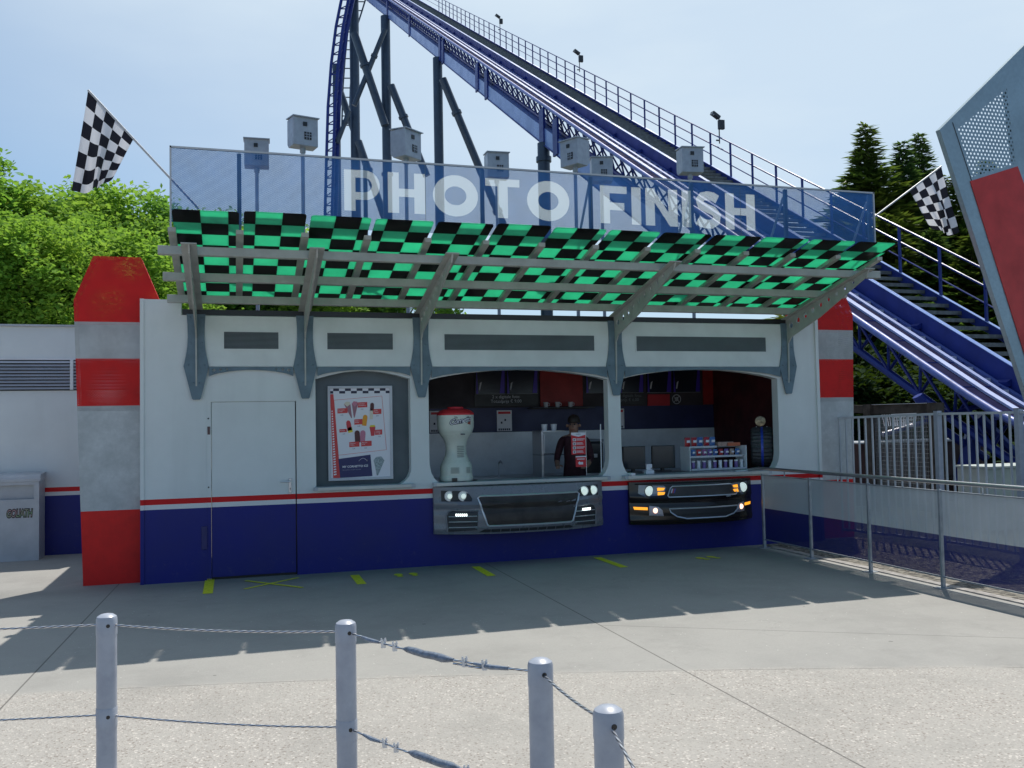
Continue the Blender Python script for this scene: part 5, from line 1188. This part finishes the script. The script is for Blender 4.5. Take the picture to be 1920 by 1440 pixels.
# ================================================================== COASTER
TAN = .5677; tx = math.tan(R(.83))
def zc(y):
    if y > 2.6: return TAN*(y-7.72)
    u = max(0, (y+1.2))/3.8                                  # pull-out to level track
    return TAN*(2.6-7.72) - TAN*3.8*(.5) + TAN*3.8*.5*u*u
def T(x, y, dz): return Vector((16.04+x+tx*(y-7.72), y, 6.67+dz+zc(y)))
YY = [-9, -5, -1.2, -.4, .4, 1.2, 2.0, 2.6, 3.5] + [4.5+2*k for k in range(49)]
lh = thing('lift_hill', (14.4, 20, G), 'blue roller coaster lift hill climbing to the upper left with a railed stair beside it', 'roller coaster')
XL, XR, ZR = -2.24, -1.19, -1.64
def tp(x, dz, ys_=YY): return [T(x, y, dz) for y in ys_]
MB().path(tp(XL, ZR), .075, 10).build('left_rail', 'rail', lh, smooth=True)
def strip(x0, x1, dz0, dz1, ys_=YY):
    mb = MB(); n = len(ys_); vs = []
    for y in ys_: vs += [T(x0, y, dz0), T(x1, y, dz0), T(x1, y, dz1), T(x0, y, dz1)]
    fs = [(4*i+k, 4*i+(k+1) % 4, 4*i+4+(k+1) % 4, 4*i+4+k) for i in range(n-1) for k in range(4)] + [(0, 1, 2, 3), (4*n-1, 4*n-2, 4*n-3, 4*n-4)]
    return mb.add(vs, fs)
strip(XL+.22, XR-.22, ZR-.22, ZR-.10).build('spine_plate', mat('dark violet blue paint', (.02, .018, .09), .4, var=.1), lh)
strip(XL+.08, XL+.36, ZR+.014, ZR+.020).build('dark_gap_fill', mat('navy gap shade', (.010, .010, .05), .9, var=.1, spec=.05), lh)  # added dark strips that paint in the shaded gaps between the rails
strip(XL+.54, XR-.32, ZR+.014, ZR+.020).build('dark_gap_fill', mat('navy gap shade plate', (.010, .010, .05), .9, var=.1, spec=.05), lh)
strip(XL+.38, XL+.52, ZR+.022, ZR+.075).build('cable_trough', mat('pale lavender paint', (.45, .51, .76), .6, var=.08, spec=.2), lh)
strip(XR-.05, XR+.05, ZR-.05, ZR+.05).build('right_rail', 'rail', lh)
strip(XR-.30, XR-.20, ZR+.014, ZR+.06).build('brake_fin_track', mat('pale violet paint', (.30, .36, .62), .6, var=.06, spec=.2), lh)
mb = MB(); y = 1.0
while y < 70:
    p = T(XR-.13, y, ZR+.03); mb.box(p.x-.045, p.x+.045, y-.035, y+.035, p.z-.04, p.z+.03); y += .42
mb.build('anti_rollback_teeth', mat('pale teeth', (.45, .48, .62), .6, var=.1), lh)
strip(-1.10, -1.04, -1.62, -1.17).build('catwalk_beam', 'coaster', lh)
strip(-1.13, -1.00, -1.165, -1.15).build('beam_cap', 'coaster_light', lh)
strip(.0, .05, -1.32, -1.10).build('outer_stringer', 'coaster', lh)
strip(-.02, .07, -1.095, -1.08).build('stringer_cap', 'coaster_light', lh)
yt = [YY[0]]
mb = MB(); y = 1.6
while y < 88:
    p = T(-.52, y, -1.25); mb.box(p.x-.50, p.x+.50, y-.12, y+.12, p.z-.02, p.z+.02); mb.box(p.x-.50, p.x+.50, y-.125, y-.115, p.z-.06, p.z+.02); y += .36
mb.build('stair_treads', 'tread', lh)
mb = MB(); y = 2.0; k = 0
CH = tp(XL+.45, ZR-.86)
MB().path(tp(XL+.35, ZR-.88), .085, 8).build('lower_chord', 'coaster', lh, smooth=True)
while y < 92:
    a = T(XL, y, ZR-.05); c = T(XL+.35, y+.45, ZR-.85); e = T(XL, y+.9, ZR-.05); f_ = T(XR, y+.45, ZR-.05)
    mb.tube(a, c, .035, 6); mb.tube(c, e, .035, 6); mb.tube(c, f_, .035, 6); mb.bar(T(XL, y, ZR-.06), T(XR+.12, y, ZR-.06), .10, .14)
    y += .9
mb.build('lattice_web', 'coaster', lh)
mb = MB(); y = 3
while y < 80:
    p, q = T(XR, y, ZR-.02), T(-1.07, y, -1.6); mb.bar(p, q, .5, .10); y += 2.3
mb.build('catwalk_brackets', 'coaster', lh)
by = [15+2.5*k for k in range(32)]
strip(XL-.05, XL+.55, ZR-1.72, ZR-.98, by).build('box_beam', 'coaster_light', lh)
strip(XL-.10, XL+.60, ZR-1.76, ZR-1.725, by).build('box_beam_flange', 'coaster', lh)
for y in (71, 59.5, 48, 47, 38, 36, 26.6, 24.8):
    a = T(XL-.07, y, ZR-.2); c = T(XL-.07, y, ZR-1.75)
    MB().bar(a, c, .10, .55, up=(0, 1, 0)).build('saddle_plate', 'coaster', lh)
yp = [1.9+1.272*k for k in range(46)]
for y in yp: MB().bar(T(.03, y, -1.2), T(.03, y, 0), .05, .05, up=(0, 1, 0)).build('railing_post', 'coaster', lh)
MB().path(tp(.03, 0), .024, 8).build('handrail', 'coaster', lh, smooth=True); MB().path(tp(.03, -.36), .024, 8).build('middle_rail', 'coaster', lh, smooth=True)
MB().path(tp(.03, -.72), .018, 6).build('lower_rail', 'coaster', lh, smooth=True)
# floodlights on the railing
def flood(px_, py_top, label):
    # find the place along the railing that the photo shows
    best = min((abs((T(.03, y_/4, 0)-CAM).dot(c_right)/(T(.03, y_/4, 0)-CAM).dot(c_fwd)*F_PX+960-px_), y_/4) for y_ in range(20, 400))[1]
    p = T(.03, best, 0); t = thing('floodlight', (p.x, p.y, p.z), label, 'floodlight', 'floodlights on the stair railing')
    MB().tube(p+Vector((.12, 0, -.25)), p+Vector((.12, 0, .62)), .02, 8).build('stem', 'dark', t)
    MB().bar(p+Vector((0, 0, -.15)), p+Vector((.12, 0, -.15)), .04, .04).build('clamp', 'dark', t)
    MB().box(p.x+.08, p.x+.28, p.y-.09, p.y+.02, p.z+.22, p.z+.52).build('control_gear_box', 'dark', t)
    hd = MB().bar(p+Vector((-.16, -.05, .74)), p+Vector((.12, 0, .60)), .16, .10).build('lamp_head', 'dark', t)
    MB().bar(p+Vector((-.18, -.06, .72)), p+Vector((-.10, -.05, .68)), .13, .09).build('lens', 'vent', hd)
flood(934, 27, 'small floodlight furthest up the stair railing'); flood(1082, 95, 'dark floodlight on the railing above the middle of the sign'); flood(1340, 215, 'dark floodlight on the lowest lit part of the railing, right of the camera boxes')
# supports
def column(px_, y, r, ztop, label, braces=(), flange=None):
    base = None
    for k in range(-200, 200):
        x = 14.3+k*.05; p = Vector((x, y, ztop*.7)); q = p-CAM
        if q.dot(c_right)/q.dot(c_fwd)*F_PX+960 >= px_: base = x; break
    t = thing('support_column', (base, y, G), label, 'support column', 'dark steel columns under the lift hill')
    MB().tube((base, y, G), (base, y, ztop), r, 16).build('shaft', 'support', t, smooth=True)
    for z in ([flange] if flange else []): MB().lathe([(r*1.25, z), (r*1.25, z+.22)], (base, y, 0), 16).build('flange', 'support', t, smooth=True)
    d = (Vector((base, y, 8))-CAM).dot(c_fwd)
    for (a, c, rr, m) in braces:
        MB().tube(pt(a[0], a[1], d), pt(c[0], c[1], d), rr, 12).build('brace', m, t, smooth=True)
        q = pt(a[0], a[1], d).lerp(pt(c[0], c[1], d), .35); dd = (pt(c[0], c[1], d)-pt(a[0], a[1], d)).normalized()
        MB().tube(q-dd*.12, q+dd*.12, rr*1.3, 12).build('brace_flange', 'support', t)
    return t
SP = 'support'
column(1022, 26.6, .27, T(XL, 26.6, ZR-1.72).z, 'dark support column nearest the camera boxes, with the widest base ring', (), 13.2)
column(823.5, 48.5, .32, T(XL, 48.5, ZR-1.7).z, 'dark support column standing alone with one slanting strut to its right', [((830, 148), (905, 330), .26, SP), ((905, 330), (985, 520), .26, SP)])
column(725, 71, .43, T(XL, 71, ZR-1.7).z, 'thick dark support column below the top of the box beam, with crossing braces', [((733, 160), (800, 330), .34, SP), ((664, 62), (722, 235), .36, SP), ((722, 55), (664, 198), .24, 'support')], 24.5)
column(663, 88, .52, 66, 'dark support column rising out of the picture beside the steep drop track', [((655, 208), (632, 268), .26, SP), ((672, 265), (725, 420), .4, SP)])
column(632, 92, .42, 42.6, 'dark support column at the foot of the steep drop track, furthest left', [((638, 172), (690, 320), .38, SP)])
for (pa, pb_) in (((632, 135), (646, 30)),):
    pass
# steep drop tracks
def ladder(pts, w, d, label, rung=1.6, thick=.16, m='coaster', truss=True):
    P = [pt(x, y, d) for x, y in pts]; base = P[0].copy(); base.z = G
    t = thing('drop_track', tuple(base), label, 'roller coaster')
    den = []
    for i in range(len(P)-1):
        n = max(1, int((P[i+1]-P[i]).length/rung)); den += [P[i].lerp(P[i+1], k/n) for k in range(n)]
    den.append(P[-1]); mb = MB()
    off = c_right*w
    MB().path(P, thick, 8).build('rail', m, t, smooth=True); MB().path([p+off for p in P], thick, 8).build('rail', m, t, smooth=True)
    if truss:
        MB().path([p+off*.6+c_fwd*.9+c_right*.5 for p in P], thick*1.7, 8).build('backbone', m, t, smooth=True)
        mb2 = MB()
        for i, p in enumerate(den[:-1]): mb2.tube(p, den[i+1]+off*.6+c_fwd*.9+c_right*.5, .06, 5); mb2.tube(p+off, den[i+1]+off*.6+c_fwd*.9+c_right*.5, .06, 5)
        mb2.build('lattice_web', m, t)
    for i, p in enumerate(den):
        if truss: mb.tube(p, p+off, .07, 5)
        else: MB().tube(p, p+off, .07, 5).build('rung', m, t)
    if truss: mb.build('crossties', m, t)
ladder([(607, 560), (609, 420), (612, 300), (615, 200), (621, 120), (630, 50), (640, 0), (652, -50)], .75, 98, 'blue lattice drop track curving down at the left of the columns', .95)
ladder([(641, 235), (643, 165), (647, 110), (652, 60), (665, 20), (680, -30)], .85, 104, 'thin ladder like blue track just right of the drop track', 1.0, .09, 'support', False)
# ================================================================== TREES
def leaf_mesh(name, n_cl, rad, leaf, seed, per=90, flat=.8, m='leaf', dens=.62):
    rn = random.Random(seed); mb = MB()
    for c in range(n_cl):
        a = rn.uniform(0, 2*PI); h = rn.uniform(-1, 1)**1; s = math.sqrt(max(0, 1-h*h)); rr = rn.uniform(dens, 1.0)
        cx_, cy_, cz_ = rad[0]*rr*s*math.cos(a), rad[1]*rr*s*math.sin(a), rad[2]*rr*h
        cr_ = rn.uniform(.5, 1.05)*min(rad)*.26
        for k in range(per):
            u = Vector((rn.gauss(0, 1), rn.gauss(0, 1), rn.gauss(0, 1)*flat)); u = u.normalized()*cr_*rn.uniform(.35, 1.15)
            p = Vector((cx_, cy_, cz_))+u; l = leaf*rn.uniform(.6, 1.3)
            d1 = Vector((rn.uniform(-1, 1), rn.uniform(-1, 1), rn.uniform(-.5, .5))).normalized(); d2 = d1.cross(Vector((rn.uniform(-1, 1), rn.uniform(-1, 1), 1))).normalized()
            mb.v += [p, p+d1*l*.5+d2*l*.32, p+d1*l, p+d1*l*.5-d2*l*.32]; b_ = len(mb.v)-4; mb.f.append((b_, b_+1, b_+2, b_+3))
    me = bpy.data.meshes.new(name); me.from_pydata(mb.v, [], mb.f); me.materials.append(M[m]); return me
LM = [leaf_mesh('crown', 210, (2.7, 2.7, 2.9), .20, 11), leaf_mesh('crown', 230, (3.0, 2.8, 2.6), .19, 12, m='leaf'), leaf_mesh('crown', 200, (2.4, 2.6, 3.2), .20, 13, m='leaf2')]
def trunk(t, x, y, h, r, lean=0):
    rn = random.Random(int(x*31+y*7)); pts = [Vector((x, y, G)), Vector((x+.1, y, h*.3)), Vector((x-.05+lean, y+.1, h*.6)), Vector((x+lean, y, h*.9))]
    mb = MB(); mb.path(pts, [r, r*.8, r*.55, r*.15], 9)
    for k in range(7):
        f = rn.uniform(.35, .85); p = Vector((x+lean*f, y, h*f)); a = rn.uniform(0, 2*PI); l = h*.28*(1.1-f)
        mb.path([p, p+Vector((math.cos(a)*l*.6, math.sin(a)*l*.6, l*.5)), p+Vector((math.cos(a)*l, math.sin(a)*l, l*1.1))], [r*.35, r*.22, r*.06], 6)
    mb.build('trunk', 'bark', t, smooth=True)
def tree(px_, pytop, d, var, label, sc=1.0, zs=None):
    top_ = pt(px_, pytop, d); h = top_.z-G
    t = thing('broadleaf_tree', (top_.x, top_.y, G), label, 'tree', 'bright green trees behind the annex')
    rz = (2.9, 2.6, 3.2)[var]; s = sc
    nlay = 2 if h > 5.2*s else 1
    for k in range(2):
        c = bpy.data.objects.new('crown', LM[(var+k) % 3]); COL.objects.link(c); c.parent = t
        rz_k = (2.9, 2.6, 3.2)[(var+k) % 3]
        c.scale = (s*(1+.2*k), s*(1+.2*k), s); c.location = (0.4*k, .3*k, (h-rz_k*s*1.06) - k*2.9*s); c.rotation_euler = (0, 0, px_*.37+k)
        if c.location.z < .8: c.location.z = .8
    trunk(t, top_.x, top_.y, h*.85, .2*s)
TR = [(-60, 330, 25, 0, 1.0), (-5, 296, 26, 2, .95), (105, 350, 31, 1, 1.0), (205, 342, 33, 0, 1.05), (290, 372, 32, 2, .95), (365, 378, 34, 1, .9), (450, 400, 36, 0, 1.0), (548, 420, 36, 1, 1.0), (640, 450, 40, 2, 1.0), (750, 470, 42, 0, 1.0), (60, 380, 24, 1, .8), (250, 430, 27, 0, .8), (155, 400, 27, 2, .75)]
TL = ['leafy tree at the far left rising highest beside the frame edge', 'tall leafy tree at the left, its top above the annex roof corner', 'leafy tree just left of the drooping flag cloth', 'leafy tree behind the lower tip of the left flag', 'leafy tree between the flag and the sign edge', 'leafy tree seen through the left end of the perforated sign',
      'leafy tree behind the kiosk roof, glimpsed below the first canopy bay', 'leafy tree behind the kiosk roof, glimpsed below the second canopy bay', 'leafy tree far behind the middle of the kiosk', 'leafy tree far behind the canopy, right of the middle arm', 'lower rounder tree directly above the annex roof at the left', 'lower tree in front of the row, right above the striped pylon', 'lower tree in front of the row, left above the striped pylon']
for (a, lab) in zip(TR, TL): tree(a[0], a[1], a[2], a[3], lab, a[4])
def conifer_mesh(seed, H, Rb, m, n_br=130, leaf=.17):
    rn = random.Random(seed); mb = MB()
    for i in range(n_br):
        f = (i+rn.random())/n_br; z = H*(1-f**.8*.97); r = Rb*(f**.9)*rn.uniform(.5, 1.2)+.06; a = i*2.399+rn.uniform(-.3, .3)
        dirv = Vector((math.cos(a), math.sin(a), 0)); n = int(8+r*34)
        for k in range(n):
            u = (k+rn.random())/n; droop = -.25*u*u*r+.12*math.sin(u*PI)*r + (.10*r if u > .85 else 0)
            p = Vector((dirv.x*u*r, dirv.y*u*r, z+droop)) + Vector((rn.gauss(0, .12), rn.gauss(0, .12), rn.gauss(0, .07)))*(.1+.9*min(1, r*1.4/Rb))
            l = leaf*rn.uniform(.7, 1.5)*(.35+.65*min(1, r/1.1)); d1 = (dirv+Vector((rn.uniform(-.8, .8), rn.uniform(-.8, .8), rn.uniform(-.35, .45)))).normalized(); d2 = d1.cross(Vector((rn.uniform(-.6, .6), rn.uniform(-.6, .6), 1))).normalized()
            mb.v += [p, p+d1*l*.5+d2*l*.2, p+d1*l*1.25, p+d1*l*.5-d2*l*.2]; b_ = len(mb.v)-4; mb.f.append((b_, b_+1, b_+2, b_+3))
    me = bpy.data.meshes.new('crown'); me.from_pydata(mb.v, [], mb.f); me.materials.append(M[m]); return me
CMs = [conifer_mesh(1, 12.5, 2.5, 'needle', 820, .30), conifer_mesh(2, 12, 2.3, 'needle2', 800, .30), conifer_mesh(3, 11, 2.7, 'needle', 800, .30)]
CF = [(1622, 232, 41, 0, 1.0, 'tall conifer with the highest tip, left of the group'), (1690, 265, 42, 1, .95, 'conifer in the middle of the group, tip left of the right flag'), (1722, 250, 46, 1, 1.0, 'thin tipped conifer behind the right flag'), (1585, 345, 44, 2, .9, 'lower conifer behind the stair railing left of the group'),
      (1775, 330, 42, 0, .9, 'conifer beside the leaning pylon edge'), (1850, 300, 44, 1, 1.0, 'conifer hidden mostly behind the leaning pylon'), (1660, 400, 36, 2, .8, 'short dark conifer behind the catwalk'), (1745, 430, 35, 1, .8, 'short dark conifer behind the lowest stair steps'), (1820, 440, 34, 0, .8, 'yellowish conifer next to the leaning pylon below the flag'), (1905, 500, 33, 2, .8, 'short conifer at the right frame edge behind the pylon'), (1560, 440, 40, 1, .8, 'short conifer behind the right end of the sign'), (1930, 330, 40, 0, .9, 'conifer beyond the right frame edge')]
for (px_, py_, d, k, s, lab) in CF:
    top_ = pt(px_, py_, d); h = top_.z-G; t = thing('conifer', (top_.x, top_.y, G), lab, 'conifer', 'conifers beyond the coaster')
    c = bpy.data.objects.new('crown', CMs[k]); COL.objects.link(c); c.parent = t; Hc = (12.5, 12, 11)[k]; c.scale = (s*2.25, s*2.25, (h-.6)/Hc); c.location = (0, 0, .6); c.rotation_euler = (0, 0, px_)
    mb = MB(); mb.path([(top_.x, top_.y, G), (top_.x, top_.y, h*.5), (top_.x, top_.y, h*.97)], [.22, .13, .02], 8); mb.build('trunk', 'bark', t)
# shrub mass below the coaster
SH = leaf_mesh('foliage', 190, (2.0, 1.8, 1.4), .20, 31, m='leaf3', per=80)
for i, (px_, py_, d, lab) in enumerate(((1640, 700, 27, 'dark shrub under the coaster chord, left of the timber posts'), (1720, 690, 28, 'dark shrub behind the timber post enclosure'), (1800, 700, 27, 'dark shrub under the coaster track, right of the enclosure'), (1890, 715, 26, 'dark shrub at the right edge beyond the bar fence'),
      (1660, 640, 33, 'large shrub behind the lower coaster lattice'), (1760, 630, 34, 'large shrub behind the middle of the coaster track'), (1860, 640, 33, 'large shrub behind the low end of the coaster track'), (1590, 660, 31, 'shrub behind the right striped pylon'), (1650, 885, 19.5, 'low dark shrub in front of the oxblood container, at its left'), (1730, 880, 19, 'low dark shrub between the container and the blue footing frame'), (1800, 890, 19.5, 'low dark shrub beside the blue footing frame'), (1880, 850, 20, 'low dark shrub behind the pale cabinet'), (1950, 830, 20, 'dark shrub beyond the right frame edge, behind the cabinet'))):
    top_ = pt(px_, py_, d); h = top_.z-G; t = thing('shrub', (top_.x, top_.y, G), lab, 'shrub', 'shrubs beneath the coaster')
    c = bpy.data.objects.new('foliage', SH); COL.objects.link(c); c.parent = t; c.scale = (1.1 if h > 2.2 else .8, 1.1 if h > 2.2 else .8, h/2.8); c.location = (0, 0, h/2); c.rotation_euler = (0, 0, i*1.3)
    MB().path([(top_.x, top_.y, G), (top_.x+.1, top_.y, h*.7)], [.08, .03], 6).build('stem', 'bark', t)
# small blue struts, signal lamp bits near the coaster foot
fs_ = thing('blue_footing_frame', tuple(pt(1800, 900, 17)), 'blue tubular footing frame under the low end of the coaster track', 'frame')
for (a, c, r) in (((1830, 800), (1805, 905), .16), ((1655, 815), (1840, 760), .05), ((1745, 790), (1850, 860), .08), ((1835, 780), (1920, 870), .10), ((1720, 742), (1755, 800), .10)):
    MB().tube(pt(*a, 17.2), pt(*c, 17.2), r, 8).build('strut', 'coaster', fs_, smooth=True)
